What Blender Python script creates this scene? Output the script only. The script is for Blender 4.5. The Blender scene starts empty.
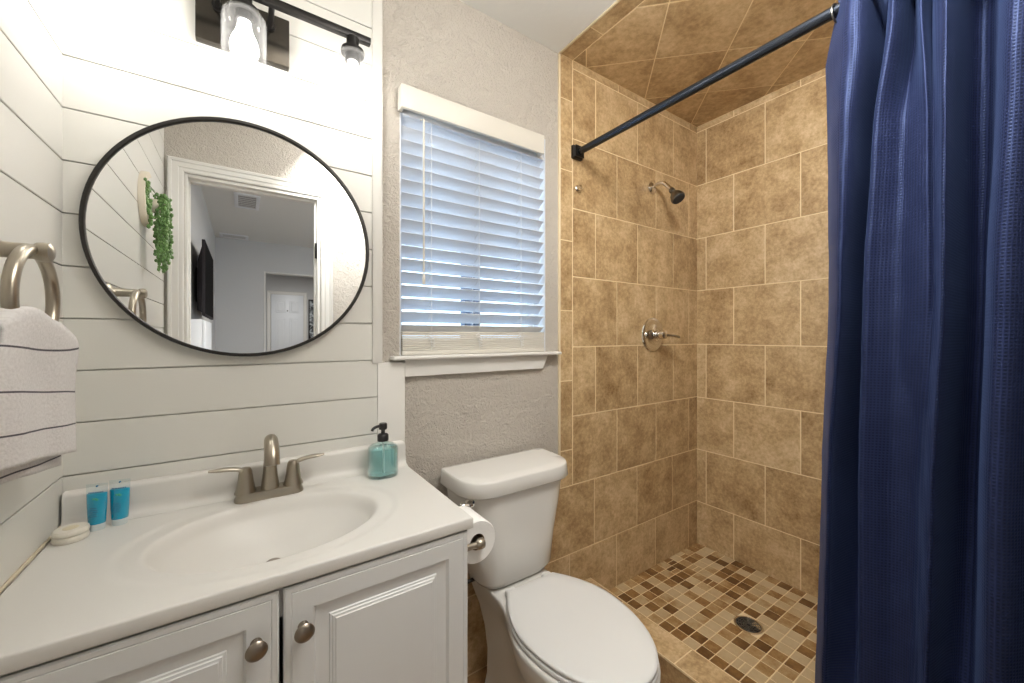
import bpy, bmesh, math, random
from mathutils import Vector, Matrix
from math import sin, cos, pi, radians

random.seed(7)
scene = bpy.context.scene
COL = scene.collection

# ------------------------------------------------------------------ camera, light, exposure
EYE = 1.265                                   # lens height above the bathroom floor
YAW = 34.417
cam_data = bpy.data.cameras.new('camera')
cam_data.sensor_width = 36.0
cam_data.lens = 391.9 / 1024 * 36.0
cam_data.shift_y = -6.0 / 1024
cam_data.clip_start = 0.01
cam = bpy.data.objects.new('camera', cam_data)
cam.location = (0, 0, EYE)
cam.rotation_euler = (radians(90), 0, radians(-YAW))
COL.objects.link(cam)
scene.camera = cam

scene.view_settings.view_transform = 'Standard'
scene.view_settings.look = 'None'
scene.view_settings.gamma = 1.0
scene.view_settings.use_curve_mapping = False
scene.view_settings.exposure = 0.2

world = bpy.data.worlds.new('sky')
world.use_nodes = True
bgn = world.node_tree.nodes['Background']
bgn.inputs[0].default_value = (0.56, 0.77, 1.0, 1)
bgn.inputs[1].default_value = 4.6
scene.world = world


def area_light(name, loc, size, power, color=(1, 1, 1), rot=(0, 0, 0), size_y=None):
    d = bpy.data.lights.new(name, 'AREA')
    d.shape = 'RECTANGLE' if size_y else 'DISK'
    d.size = size
    if size_y:
        d.size_y = size_y
    d.energy = power
    d.color = color
    o = bpy.data.objects.new(name, d)
    o.location = loc
    o.rotation_euler = rot
    COL.objects.link(o)
    return o


BULB_POWER = 31.0
fill_point = bpy.data.lights.new('bathroom_fill_light', 'POINT')  # unseen soft fill, added to brighten the room and the tiled ceiling
fill_point.energy = 14.0
fill_point.shadow_soft_size = 0.09
fill_point.color = (1.0, 0.98, 0.95)
fill_point_o = bpy.data.objects.new('bathroom_fill_light', fill_point)
fill_point_o.location = (0.74, 0.34, 2.30)
COL.objects.link(fill_point_o)
area_light('shower_fill_light', (0.48, 0.20, 2.38), 0.42, 23.0, (1.0, 0.99, 0.97), (0, radians(-56), radians(-30)))  # unseen tilted fill, added to brighten the right shower wall
area_light('bedroom_fill_light', (1.60, -0.55, 2.40), 0.5, 58.0, (1.0, 0.95, 0.88))  # fill added out of mirror view to light the bedroom
area_light('hall_fill_light', (0.9, -4.7, 2.40), 0.4, 17.0, (1.0, 0.98, 0.95))  # unseen area light for the hall, power set by the door's brightness


# ------------------------------------------------------------------ small helpers
def R(z):
    return z + EYE                            # heights measured from the lens


def s2l(r, g, b):
    def f(c):
        c /= 255.0
        return c / 12.92 if c <= 0.04045 else ((c + 0.055) / 1.055) ** 2.4
    return (f(r), f(g), f(b), 1.0)


def new_mat(name):
    m = bpy.data.materials.new(name)
    m.use_nodes = True
    nt = m.node_tree
    return m, nt, nt.nodes['Principled BSDF']


def node(nt, kind, **kw):
    n = nt.nodes.new(kind)
    for k, v in kw.items():
        if k in n.inputs:
            n.inputs[k].default_value = v
        else:
            setattr(n, k, v)
    return n


def simple(name, col, rough=0.5, metal=0.0, noise=0.0, nscale=8.0, bump=0.0, bscale=60.0, **extra):
    m, nt, p = new_mat(name)
    p.inputs['Base Color'].default_value = col
    p.inputs['Roughness'].default_value = rough
    p.inputs['Metallic'].default_value = metal
    for k, v in extra.items():
        p.inputs[k.replace('_', ' ')].default_value = v
    tc = node(nt, 'ShaderNodeTexCoord')
    if noise:
        n = node(nt, 'ShaderNodeTexNoise', Scale=nscale, Detail=4.0)
        nt.links.new(tc.outputs['Object'], n.inputs['Vector'])
        mx = node(nt, 'ShaderNodeMix', data_type='RGBA')
        mx.inputs[6].default_value = tuple(c * (1 - noise) for c in col[:3]) + (1,)
        mx.inputs[7].default_value = tuple(min(1, c * (1 + noise)) for c in col[:3]) + (1,)
        nt.links.new(n.outputs['Fac'], mx.inputs[0])
        nt.links.new(mx.outputs[2], p.inputs['Base Color'])
    if bump:
        n2 = node(nt, 'ShaderNodeTexNoise', Scale=bscale, Detail=3.0)
        nt.links.new(tc.outputs['Object'], n2.inputs['Vector'])
        b = node(nt, 'ShaderNodeBump', Strength=bump, Distance=0.002)
        nt.links.new(n2.outputs['Fac'], b.inputs['Height'])
        nt.links.new(b.outputs['Normal'], p.inputs['Normal'])
    return m


def brushed(name, col, rough=0.28):
    m, nt, p = new_mat(name)
    p.inputs['Base Color'].default_value = col
    p.inputs['Metallic'].default_value = 1.0
    tc = node(nt, 'ShaderNodeTexCoord')
    n = node(nt, 'ShaderNodeTexNoise', Scale=30.0, Detail=2.0)
    nt.links.new(tc.outputs['Object'], n.inputs['Vector'])
    mr = node(nt, 'ShaderNodeMapRange')
    mr.inputs['To Min'].default_value = rough - 0.008
    mr.inputs['To Max'].default_value = rough + 0.012
    nt.links.new(n.outputs['Fac'], mr.inputs['Value'])
    nt.links.new(mr.outputs['Result'], p.inputs['Roughness'])
    return m


def tile_mat(name, stops, rough, scale=7.0, per_tile=0.35, fine=0.46):
    """mottled stone-look glaze; every loose tile gets its own piece of the pattern"""
    m, nt, p = new_mat(name)
    tc = node(nt, 'ShaderNodeTexCoord')
    geo = node(nt, 'ShaderNodeNewGeometry')
    off = node(nt, 'ShaderNodeVectorMath', operation='SCALE')
    comb = node(nt, 'ShaderNodeCombineXYZ')
    nt.links.new(geo.outputs['Random Per Island'], comb.inputs[0])
    nt.links.new(geo.outputs['Random Per Island'], comb.inputs[1])
    nt.links.new(comb.outputs[0], off.inputs[0])
    off.inputs['Scale'].default_value = 13.7
    add = node(nt, 'ShaderNodeVectorMath', operation='ADD')
    nt.links.new(tc.outputs['Object'], add.inputs[0])
    nt.links.new(off.outputs[0], add.inputs[1])
    n1 = node(nt, 'ShaderNodeTexNoise', Scale=scale, Detail=5.0, Roughness=0.62)
    n2 = node(nt, 'ShaderNodeTexNoise', Scale=scale * 7, Detail=4.0, Roughness=0.7)
    for n in (n1, n2):
        nt.links.new(add.outputs[0], n.inputs['Vector'])
    a1 = node(nt, 'ShaderNodeMath', operation='MULTIPLY')
    a1.inputs[1].default_value = fine
    nt.links.new(n2.outputs['Fac'], a1.inputs[0])
    a2 = node(nt, 'ShaderNodeMath', operation='MULTIPLY')
    a2.inputs[1].default_value = 1 - fine
    nt.links.new(n1.outputs['Fac'], a2.inputs[0])
    a3 = node(nt, 'ShaderNodeMath', operation='ADD')
    nt.links.new(a1.outputs[0], a3.inputs[0])
    nt.links.new(a2.outputs[0], a3.inputs[1])
    ctr = node(nt, 'ShaderNodeMath', operation='SUBTRACT')
    ctr.inputs[1].default_value = 0.5
    nt.links.new(geo.outputs['Random Per Island'], ctr.inputs[0])
    pm = node(nt, 'ShaderNodeMath', operation='MULTIPLY')
    pm.inputs[1].default_value = per_tile
    nt.links.new(ctr.outputs[0], pm.inputs[0])
    a4 = node(nt, 'ShaderNodeMath', operation='ADD')
    nt.links.new(a3.outputs[0], a4.inputs[0])
    nt.links.new(pm.outputs[0], a4.inputs[1])
    cr = node(nt, 'ShaderNodeValToRGB')
    els = cr.color_ramp.elements
    while len(els) < len(stops):
        els.new(0.5)
    for e, (pos, col) in zip(els, stops):
        e.position = pos
        e.color = col
    nt.links.new(a4.outputs[0], cr.inputs['Fac'])
    nt.links.new(cr.outputs['Color'], p.inputs['Base Color'])
    p.inputs['Roughness'].default_value = rough
    bp = node(nt, 'ShaderNodeBump', Strength=0.12, Distance=0.001)
    nt.links.new(n2.outputs['Fac'], bp.inputs['Height'])
    nt.links.new(bp.outputs['Normal'], p.inputs['Normal'])
    return m


def clear_glass(name, tint=(1, 1, 1, 1), reflect=0.10, soft=0.0):
    m = bpy.data.materials.new(name)
    m.use_nodes = True
    nt = m.node_tree
    nt.nodes.clear()
    out = node(nt, 'ShaderNodeOutputMaterial')
    tr = node(nt, 'ShaderNodeBsdfTransparent')
    tr.inputs[0].default_value = tint
    gl = node(nt, 'ShaderNodeBsdfGlossy', Roughness=0.03)
    lw = node(nt, 'ShaderNodeLayerWeight', Blend=0.25)
    mr = node(nt, 'ShaderNodeMapRange')
    mr.inputs['To Min'].default_value = reflect * 0.4
    mr.inputs['To Max'].default_value = min(1, reflect * 7)
    nt.links.new(lw.outputs['Facing'], mr.inputs['Value'])
    tl = node(nt, 'ShaderNodeBsdfTranslucent')
    tl.inputs[0].default_value = (0.9, 0.9, 0.9, 1)
    ad = node(nt, 'ShaderNodeMixShader')
    ad.inputs[0].default_value = soft
    nt.links.new(gl.outputs[0], ad.inputs[1])
    nt.links.new(tl.outputs[0], ad.inputs[2])
    mx = node(nt, 'ShaderNodeMixShader')
    nt.links.new(mr.outputs['Result'], mx.inputs[0])
    nt.links.new(tr.outputs[0], mx.inputs[1])
    nt.links.new(ad.outputs[0], mx.inputs[2])
    nt.links.new(mx.outputs[0], out.inputs[0])
    return m


# ------------------------------------------------------------------ materials
M = {}
M['shiplap'] = simple('white_shiplap_paint', s2l(220, 219, 213), 0.38, noise=0.02, nscale=3)
M['trim'] = simple('white_trim_paint', s2l(222, 220, 215), 0.4, noise=0.02, nscale=4)
M['cream'] = simple('cream_tile_edge', s2l(226, 208, 174), 0.5, noise=0.06, nscale=20)
M['ceiling'] = simple('ceiling_paint', s2l(226, 226, 222), 0.8, bump=0.25, bscale=40)
M['bedwall'] = simple('grey_bedroom_paint', s2l(196, 196, 196), 0.8, bump=0.3, bscale=40)
M['bedfloor'] = simple('bedroom_floor_boards', s2l(120, 100, 80), 0.5, noise=0.2, nscale=6)
M['grout'] = simple('sand_grout', s2l(236, 216, 176), 0.8, noise=0.05, nscale=30)


def drywall_mat():
    m, nt, p = new_mat('stomped_drywall_texture')
    p.inputs['Base Color'].default_value = s2l(196, 189, 179)
    p.inputs['Roughness'].default_value = 0.62
    tc = node(nt, 'ShaderNodeTexCoord')
    n = node(nt, 'ShaderNodeTexNoise', Scale=30.0, Detail=2.0, Distortion=1.5)
    nt.links.new(tc.outputs['Object'], n.inputs['Vector'])
    w = node(nt, 'ShaderNodeTexNoise', Scale=60.0, Detail=3.0, Distortion=3.0)
    nt.links.new(tc.outputs['Object'], w.inputs['Vector'])
    mu = node(nt, 'ShaderNodeMath', operation='MULTIPLY')
    nt.links.new(n.outputs['Fac'], mu.inputs[0])
    nt.links.new(w.outputs['Fac'], mu.inputs[1])
    b = node(nt, 'ShaderNodeBump', Strength=1.0, Distance=0.014)
    nt.links.new(mu.outputs[0], b.inputs['Height'])
    nt.links.new(b.outputs['Normal'], p.inputs['Normal'])
    return m


M['drywall'] = drywall_mat()
TILE = [(0.31, s2l(136, 105, 66)), (0.45, s2l(177, 148, 108)), (0.54, s2l(198, 170, 128)), (0.68, s2l(222, 198, 160))]
M['tile'] = tile_mat('tan_ceramic_tile', TILE, 0.34, 9.5, 0.09)
M['ceil_tile'] = tile_mat('tan_ceiling_tile', TILE, 0.34, 6.0, 0.08)
M['mosaic'] = tile_mat('mixed_stone_mosaic', [(0.10, s2l(104, 72, 38)), (0.34, s2l(148, 110, 64)), (0.46, s2l(172, 138, 92)),
                                             (0.58, s2l(188, 163, 124)), (0.85, s2l(200, 178, 142))], 0.38, 14.0, 0.85, 0.3)
M['floor_tile'] = tile_mat('brown_floor_tile', [(0.3, s2l(120, 88, 56)), (0.7, s2l(180, 146, 104))], 0.4, 6.0, 0.1)
M['cabinet'] = simple('white_cabinet_paint', s2l(220, 221, 220), 0.36, noise=0.01, nscale=5)
M['gap'] = simple('dark_cabinet_inside', s2l(40, 36, 32), 0.8, noise=0.1)
M['marble'] = simple('cultured_marble', s2l(216, 214, 209), 0.42, noise=0.012, nscale=4)
M['porcelain'] = simple('white_porcelain', s2l(222, 220, 215), 0.14, noise=0.008, nscale=4)
M['seat'] = simple('white_seat_plastic', s2l(218, 218, 216), 0.3, noise=0.006, nscale=5)
M['nickel'] = brushed('brushed_nickel', s2l(172, 164, 150), 0.31)
M['knob'] = brushed('dark_nickel', s2l(150, 140, 128), 0.3)
M['chrome'] = brushed('polished_chrome', s2l(225, 222, 216), 0.10)
M['dull_chrome'] = brushed('dull_grey_chrome', s2l(120, 118, 112), 0.32)
M['black_metal'] = simple('matte_black_metal', s2l(38, 36, 35), 0.35, 0.6, noise=0.15, nscale=30)
M['mirror_frame'] = simple('black_mirror_frame', s2l(44, 42, 40), 0.4, 0.4, noise=0.1, nscale=20)
M['plate'] = simple('dark_bronze_plate', s2l(70, 66, 60), 0.22, 0.85, noise=0.2, nscale=25)
M['rod'] = simple('dark_gunmetal_rod', s2l(62, 67, 76), 0.24, 0.9)
M['mirror'] = simple('mirror_silver', (0.93, 0.94, 0.94, 1), 0.0, 1.0)
M['glass'] = clear_glass('clear_shade_glass', (0.99, 0.99, 0.99, 1), 0.06, 0.12)
M['pane'] = clear_glass('window_pane_glass', (0.95, 0.98, 1, 1), 0.08)
M['paper'] = simple('toilet_paper', s2l(240, 239, 236), 0.9, bump=0.3, bscale=150)
M['card'] = simple('brown_cardboard', s2l(120, 98, 74), 0.9, noise=0.1)
M['blind'] = simple('white_blind_vinyl', s2l(218, 222, 228), 0.45, noise=0.01)
M['blind_warm'] = simple('off_white_valance', s2l(214, 210, 200), 0.5, noise=0.03, nscale=14)
M['cord'] = simple('white_cord', s2l(230, 230, 228), 0.8, bump=0.4, bscale=400)
M['sash'] = simple('window_sash_vinyl', s2l(84, 98, 120), 0.5, noise=0.05)
M['leaf'] = simple('string_of_pearls_leaf', s2l(104, 140, 80), 0.35, noise=0.45, nscale=40)
M['ceramic'] = simple('ivory_planter', s2l(226, 216, 198), 0.5, noise=0.06, nscale=20)
M['tv'] = simple('television_black', s2l(6, 6, 7), 0.9, Specular_IOR_Level=0.1)
M['tv_back'] = simple('television_dark_housing', s2l(34, 30, 35), 0.8, noise=0.1)
M['white_metal'] = simple('white_enamel', s2l(225, 228, 232), 0.4, noise=0.02)
M['dark'] = simple('dark_grey', s2l(52, 54, 58), 0.7, noise=0.2, nscale=30)
M['blackplastic'] = simple('black_pump_plastic', s2l(34, 32, 33), 0.35, noise=0.1)
M['tube_clear'] = clear_glass('frosted_tube_plastic', (0.93, 0.97, 0.98, 1), 0.08)
M['tube_blue'] = simple('aqua_gel', s2l(0, 170, 208), 0.25, noise=0.12, nscale=30)
M['tube_print'] = simple('dark_blue_print', s2l(10, 108, 152), 0.4, noise=0.05)
M['tube_leafprint'] = simple('green_print', s2l(60, 180, 150), 0.4, noise=0.1)
M['tube_cap'] = simple('pale_tube_cap', s2l(214, 226, 228), 0.3, noise=0.03)
M['soap'] = simple('ivory_wrapped_soap', s2l(222, 217, 205), 0.45, noise=0.05, nscale=60, bump=0.4, bscale=160)
M['soap_print'] = simple('soap_label_print', s2l(214, 204, 176), 0.5, noise=0.1, nscale=60)
M['caulk'] = simple('aged_caulk', s2l(206, 194, 170), 0.6, noise=0.2, nscale=30)


def liquid_mat():
    m = bpy.data.materials.new('teal_hand_soap')
    m.use_nodes = True
    nt = m.node_tree
    p = nt.nodes['Principled BSDF']
    p.inputs['Base Color'].default_value = s2l(205, 243, 244)
    p.inputs['Roughness'].default_value = 0.08
    p.inputs['IOR'].default_value = 1.33
    p.inputs['Transmission Weight'].default_value = 0.85
    return m


M['liquid'] = liquid_mat()
M['bottle'] = clear_glass('pale_bottle_glass', (0.82, 0.95, 0.95, 1), 0.14)


def bulb_mat():
    m = bpy.data.materials.new('lit_bulb')
    m.use_nodes = True
    nt = m.node_tree
    nt.nodes.clear()
    out = node(nt, 'ShaderNodeOutputMaterial')
    e = node(nt, 'ShaderNodeEmission', Strength=BULB_POWER)
    e.inputs[0].default_value = (1.0, 0.97, 0.925, 1)
    nt.links.new(e.outputs[0], out.inputs[0])
    return m


M['bulb'] = bulb_mat()


def waffle_mat():
    m, nt, p = new_mat('navy_waffle_cloth')
    uv = node(nt, 'ShaderNodeTexCoord')
    sep = node(nt, 'ShaderNodeSeparateXYZ')
    nt.links.new(uv.outputs['UV'], sep.inputs[0])
    waves = []
    for k, per in ((0, 0.0070), (1, 0.0064)):
        mu = node(nt, 'ShaderNodeMath', operation='MULTIPLY')
        mu.inputs[1].default_value = 2 * pi / per
        nt.links.new(sep.outputs[k], mu.inputs[0])
        sn = node(nt, 'ShaderNodeMath', operation='SINE')
        nt.links.new(mu.outputs[0], sn.inputs[0])
        waves.append(sn)
    mx = node(nt, 'ShaderNodeMath', operation='MAXIMUM')
    nt.links.new(waves[0].outputs[0], mx.inputs[0])
    nt.links.new(waves[1].outputs[0], mx.inputs[1])
    mr = node(nt, 'ShaderNodeMapRange')
    mr.inputs['From Min'].default_value = -1
    mr.inputs['From Max'].default_value = 1
    nt.links.new(mx.outputs[0], mr.inputs['Value'])
    mix = node(nt, 'ShaderNodeMix', data_type='RGBA')
    mix.inputs[6].default_value = s2l(6, 8, 18)
    mix.inputs[7].default_value = s2l(33, 39, 68)
    nt.links.new(mr.outputs['Result'], mix.inputs[0])
    nt.links.new(mix.outputs[2], p.inputs['Base Color'])
    p.inputs['Roughness'].default_value = 0.50
    p.inputs['Sheen Weight'].default_value = 0.16
    p.inputs['Sheen Tint'].default_value = s2l(120, 145, 205)
    p.inputs['Sheen Roughness'].default_value = 0.4
    p.inputs['Specular Tint'].default_value = s2l(150, 175, 235)
    b = node(nt, 'ShaderNodeBump', Strength=0.5, Distance=0.0012)
    nt.links.new(mr.outputs['Result'], b.inputs['Height'])
    nt.links.new(b.outputs['Normal'], p.inputs['Normal'])
    return m


M['waffle'] = waffle_mat()


def towel_mat():
    m, nt, p = new_mat('striped_towel_cloth')
    uv = node(nt, 'ShaderNodeTexCoord')
    sep = node(nt, 'ShaderNodeSeparateXYZ')
    nt.links.new(uv.outputs['UV'], sep.inputs[0])
    d = node(nt, 'ShaderNodeMath', operation='DIVIDE')
    d.inputs[1].default_value = 0.0575
    nt.links.new(sep.outputs[1], d.inputs[0])
    fr = node(nt, 'ShaderNodeMath', operation='FRACT')
    nt.links.new(d.outputs[0], fr.inputs[0])
    lt = node(nt, 'ShaderNodeMath', operation='LESS_THAN')
    lt.inputs[1].default_value = 0.045
    nt.links.new(fr.outputs[0], lt.inputs[0])
    n = node(nt, 'ShaderNodeTexNoise', Scale=220.0, Detail=2.0)
    nt.links.new(uv.outputs['UV'], n.inputs['Vector'])
    base = node(nt, 'ShaderNodeMix', data_type='RGBA')
    base.inputs[6].default_value = s2l(196, 193, 192)
    base.inputs[7].default_value = s2l(232, 230, 230)
    nt.links.new(n.outputs['Fac'], base.inputs[0])
    mx = node(nt, 'ShaderNodeMix', data_type='RGBA')
    mx.inputs[7].default_value = s2l(84, 82, 88)
    nt.links.new(lt.outputs[0], mx.inputs[0])
    nt.links.new(base.outputs[2], mx.inputs[6])
    nt.links.new(mx.outputs[2], p.inputs['Base Color'])
    p.inputs['Roughness'].default_value = 0.95
    b = node(nt, 'ShaderNodeBump', Strength=0.6, Distance=0.0015)
    nt.links.new(n.outputs['Fac'], b.inputs['Height'])
    nt.links.new(b.outputs['Normal'], p.inputs['Normal'])
    return m


M['towel'] = towel_mat()


# ------------------------------------------------------------------ mesh helpers
def finish(name, bm, mat, parent=None, smooth=38.0, mats=None):
    bmesh.ops.recalc_face_normals(bm, faces=bm.faces)
    if smooth:
        lim = radians(smooth)
        for f in bm.faces:
            f.smooth = True
        for e in bm.edges:
            e.smooth = not (len(e.link_faces) == 2 and e.calc_face_angle(0) > lim)
    me = bpy.data.meshes.new(name)
    bm.to_mesh(me)
    bm.free()
    for k in ([mat] if mats is None else mats):
        me.materials.append(M[k])
    o = bpy.data.objects.new(name, me)
    COL.objects.link(o)
    if parent is not None:
        o.parent = parent
        o.matrix_parent_inverse = Matrix.Translation(parent.location).inverted()
    return o


def tag(o, label, cat=None, group=None):
    o['label'] = label
    if cat:
        o['category'] = cat
    if group:
        o['group'] = group
    return o


def thing(name, label, cat, loc, group=None):
    o = bpy.data.objects.new(name, None)
    o.empty_display_size = 0.05
    o.location = loc
    COL.objects.link(o)
    return tag(o, label, cat, group)


def structure(o):
    o['kind'] = 'structure'
    return o


def add_box(bm, x0, x1, y0, y1, z0, z1, bev=0.0, seg=2, mi=0):
    vs = [bm.verts.new((x, y, z)) for x in (x0, x1) for y in (y0, y1) for z in (z0, z1)]
    q = [(0, 1, 3, 2), (4, 6, 7, 5), (0, 4, 5, 1), (2, 3, 7, 6), (0, 2, 6, 4), (1, 5, 7, 3)]
    fs = [bm.faces.new([vs[i] for i in f]) for f in q]
    for f in fs:
        f.material_index = mi
    if bev:
        es = list({e for f in fs for e in f.edges})
        bmesh.ops.bevel(bm, geom=es, offset=bev, segments=seg, profile=0.5, affect='EDGES')


def box(name, x0, x1, y0, y1, z0, z1, mat, parent=None, bev=0.0, seg=2):
    bm = bmesh.new()
    add_box(bm, x0, x1, y0, y1, z0, z1, bev, seg)
    return finish(name, bm, mat, parent)


def loft(bm, rings, cap0=True, cap1=True, closed=True, mi=0):
    rv = [[bm.verts.new(p) for p in r] for r in rings]
    n = len(rv[0])
    for a, b in zip(rv, rv[1:]):
        for i in range(n if closed else n - 1):
            j = (i + 1) % n
            f = bm.faces.new((a[i], a[j], b[j], b[i]))
            f.material_index = mi
    if closed and cap0:
        bm.faces.new(rv[0][::-1]).material_index = mi
    if closed and cap1:
        bm.faces.new(rv[-1]).material_index = mi
    return rv


def frame_of(d, up=Vector((0, 0, 1))):
    d = Vector(d).normalized()
    if abs(d.dot(up)) > 0.98:
        up = Vector((0, 1, 0))
    a = d.cross(up).normalized()
    return a, d.cross(a).normalized()


def add_lathe(bm, prof, origin, axis=(0, 0, 1), n=32, cap=True, mi=0):
    """prof: list of (radius, distance along the axis)"""
    ax = Vector(axis).normalized()
    a, b = frame_of(ax)
    o = Vector(origin)
    rings = []
    for r, h in prof:
        r = max(r, 0.00005)
        rings.append([o + ax * h + (a * cos(2 * pi * i / n) + b * sin(2 * pi * i / n)) * r for i in range(n)])
    loft(bm, rings, cap, cap, mi=mi)


def lathe(name, prof, origin, mat, parent=None, axis=(0, 0, 1), n=32, cap=True):
    bm = bmesh.new()
    add_lathe(bm, prof, origin, axis, n, cap)
    return finish(name, bm, mat, parent)


def smooth_path(pts, k=8):
    """Catmull-Rom through the points (any dimension)"""
    P = [Vector(p) for p in pts]
    P = [P[0] * 2 - P[1]] + P + [P[-1] * 2 - P[-2]]
    out = []
    for i in range(1, len(P) - 2):
        p0, p1, p2, p3 = P[i - 1:i + 3]
        for j in range(k):
            t = j / k
            out.append(0.5 * ((2 * p1) + (p2 - p0) * t + (2 * p0 - 5 * p1 + 4 * p2 - p3) * t * t + (3 * p1 - p0 - 3 * p2 + p3) * t ** 3))
    out.append(P[-2])
    return out


def add_tube(bm, pts, radii, n=16, squash=1.0, up=(0, 0, 1), cap=True, mi=0):
    pts = [Vector(p) for p in pts]
    if not hasattr(radii, '__len__'):
        radii = [radii] * len(pts)
    rings = []
    for i, p in enumerate(pts):
        d = (pts[min(i + 1, len(pts) - 1)] - pts[max(i - 1, 0)])
        a, b = frame_of(d, Vector(up))
        rings.append([p + (a * cos(2 * pi * k / n) + b * sin(2 * pi * k / n) * squash) * radii[i] for k in range(n)])
    loft(bm, rings, cap, cap, mi=mi)


def tube(name, pts, radii, mat, parent=None, n=16, squash=1.0, up=(0, 0, 1)):
    bm = bmesh.new()
    add_tube(bm, pts, radii, n, squash, up)
    return finish(name, bm, mat, parent)


def add_torus(bm, c, axis, R0, r, n=40, m=14):
    ax = Vector(axis).normalized()
    a, b = frame_of(ax)
    c = Vector(c)
    rings = []
    for i in range(n):
        t = 2 * pi * i / n
        d = a * cos(t) + b * sin(t)
        rings.append([bm.verts.new(c + d * (R0 + r * cos(2 * pi * j / m)) + ax * r * sin(2 * pi * j / m)) for j in range(m)])
    for i in range(n):
        A, B = rings[i], rings[(i + 1) % n]
        for j in range(m):
            bm.faces.new((A[j], A[(j + 1) % m], B[(j + 1) % m], B[j]))


def add_sphere(bm, c, r, sub=2, scale=(1, 1, 1)):
    mt = Matrix.Translation(c) @ Matrix.Diagonal((r * scale[0], r * scale[1], r * scale[2], 1))
    bmesh.ops.create_icosphere(bm, subdivisions=sub, radius=1.0, matrix=mt)


def round_poly(corners, seg=8):
    """corners: (x, y, radius) counter-clockwise -> rounded outline"""
    out = []
    n = len(corners)
    for i, (x, y, r) in enumerate(corners):
        p = Vector((x, y))
        a = Vector(corners[i - 1][:2]) - p
        b = Vector(corners[(i + 1) % n][:2]) - p
        ang = a.angle(b)
        t = min(r / math.tan(ang / 2), a.length * 0.499, b.length * 0.499)
        p1 = p + a.normalized() * t
        p2 = p + b.normalized() * t
        for k in range(seg + 1):
            u = k / seg
            out.append(p1 * (1 - u) ** 2 * 1.0 + p * 2 * u * (1 - u) + p2 * u * u)
    return out


def add_tiles(bm, polys, O, U, V, N, gap=0.005, lift=0.0016, ch=0.0012):
    """raised chamfered tiles on a wall: polys are outlines in (u, v) metres, each one loose island"""
    O, U, V, N = Vector(O), Vector(U), Vector(V), Vector(N)
    for poly in polys:
        c = sum((Vector(p) for p in poly), Vector((0, 0))) / len(poly)
        n = len(poly)

        def inset(d):
            res = []
            for i in range(n):
                p, a, b = Vector(poly[i]), Vector(poly[i - 1]), Vector(poly[(i + 1) % n])
                e1, e2 = (p - a).normalized(), (b - p).normalized()
                n1, n2 = Vector((-e1.y, e1.x)), Vector((-e2.y, e2.x))
                k = 1 + n1.dot(n2)
                res.append(p + (n1 + n2) * (d / max(k, 0.3)))
            return res
        area = sum(poly[i][0] * poly[(i + 1) % n][1] - poly[(i + 1) % n][0] * poly[i][1] for i in range(n))
        sg = 1 if area > 0 else -1
        r0 = [bm.verts.new(O + U * p.x + V * p.y) for p in inset(sg * gap / 2)]
        r1 = [bm.verts.new(O + U * p.x + V * p.y + N * lift * 0.6) for p in inset(sg * gap / 2)]
        r2 = [bm.verts.new(O + U * p.x + V * p.y + N * lift) for p in inset(sg * (gap / 2 + ch))]
        for A, B in ((r0, r1), (r1, r2)):
            for i in range(n):
                j = (i + 1) % n
                bm.faces.new((A[i], A[j], B[j], B[i]))
        bm.faces.new(r2)


def rect(u0, u1, v0, v1):
    return [(u0, v0), (u1, v0), (u1, v1), (u0, v1)]


def clip_poly(poly, u0, u1, v0, v1):
    def cut(ps, inside, inter):
        out = []
        for i, q in enumerate(ps):
            p = ps[i - 1]
            if inside(q):
                if not inside(p):
                    out.append(inter(p, q))
                out.append(q)
            elif inside(p):
                out.append(inter(p, q))
        return out

    def ix(x):
        return lambda p, q: (x, p[1] + (q[1] - p[1]) * (x - p[0]) / (q[0] - p[0]))

    def iy(y):
        return lambda p, q: (p[0] + (q[0] - p[0]) * (y - p[1]) / (q[1] - p[1]), y)
    for inside, inter in ((lambda p: p[0] >= u0, ix(u0)), (lambda p: p[0] <= u1, ix(u1)),
                          (lambda p: p[1] >= v0, iy(v0)), (lambda p: p[1] <= v1, iy(v1))):
        poly = cut(poly, inside, inter) if poly else poly
    res = []
    for p in poly:
        if not res or (Vector(p) - Vector(res[-1])).length > 0.003:
            res.append(p)
    if len(res) > 2 and (Vector(res[0]) - Vector(res[-1])).length < 0.003:
        res.pop()
    if len(res) < 3:
        return None
    ar = abs(sum(res[i][0] * res[(i + 1) % len(res)][1] - res[(i + 1) % len(res)][0] * res[i][1] for i in range(len(res)))) / 2
    return res if ar > 0.0009 else None


def pattern_rows(rows, cols):
    """rows: z edges descending; cols(k) -> x edges of row k"""
    out = []
    for k in range(len(rows) - 1):
        c = cols(k)
        for a, b in zip(c, c[1:]):
            if b - a > 0.008:
                out.append(rect(a, b, rows[k + 1], rows[k]))
    return out


# ------------------------------------------------------------------ the setting
XL, XR, YB, YF = -0.331, 2.209, 1.295, -0.10
CEIL = R(1.229)
YP = 1.280                                    # face of the shiplap
XT = 1.133                                    # where the shower tile starts
SFLOOR = R(-1.221)

GROOVES = [R(-0.3136 + 0.1172 * k) for k in range(-8, 14)]


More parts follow.
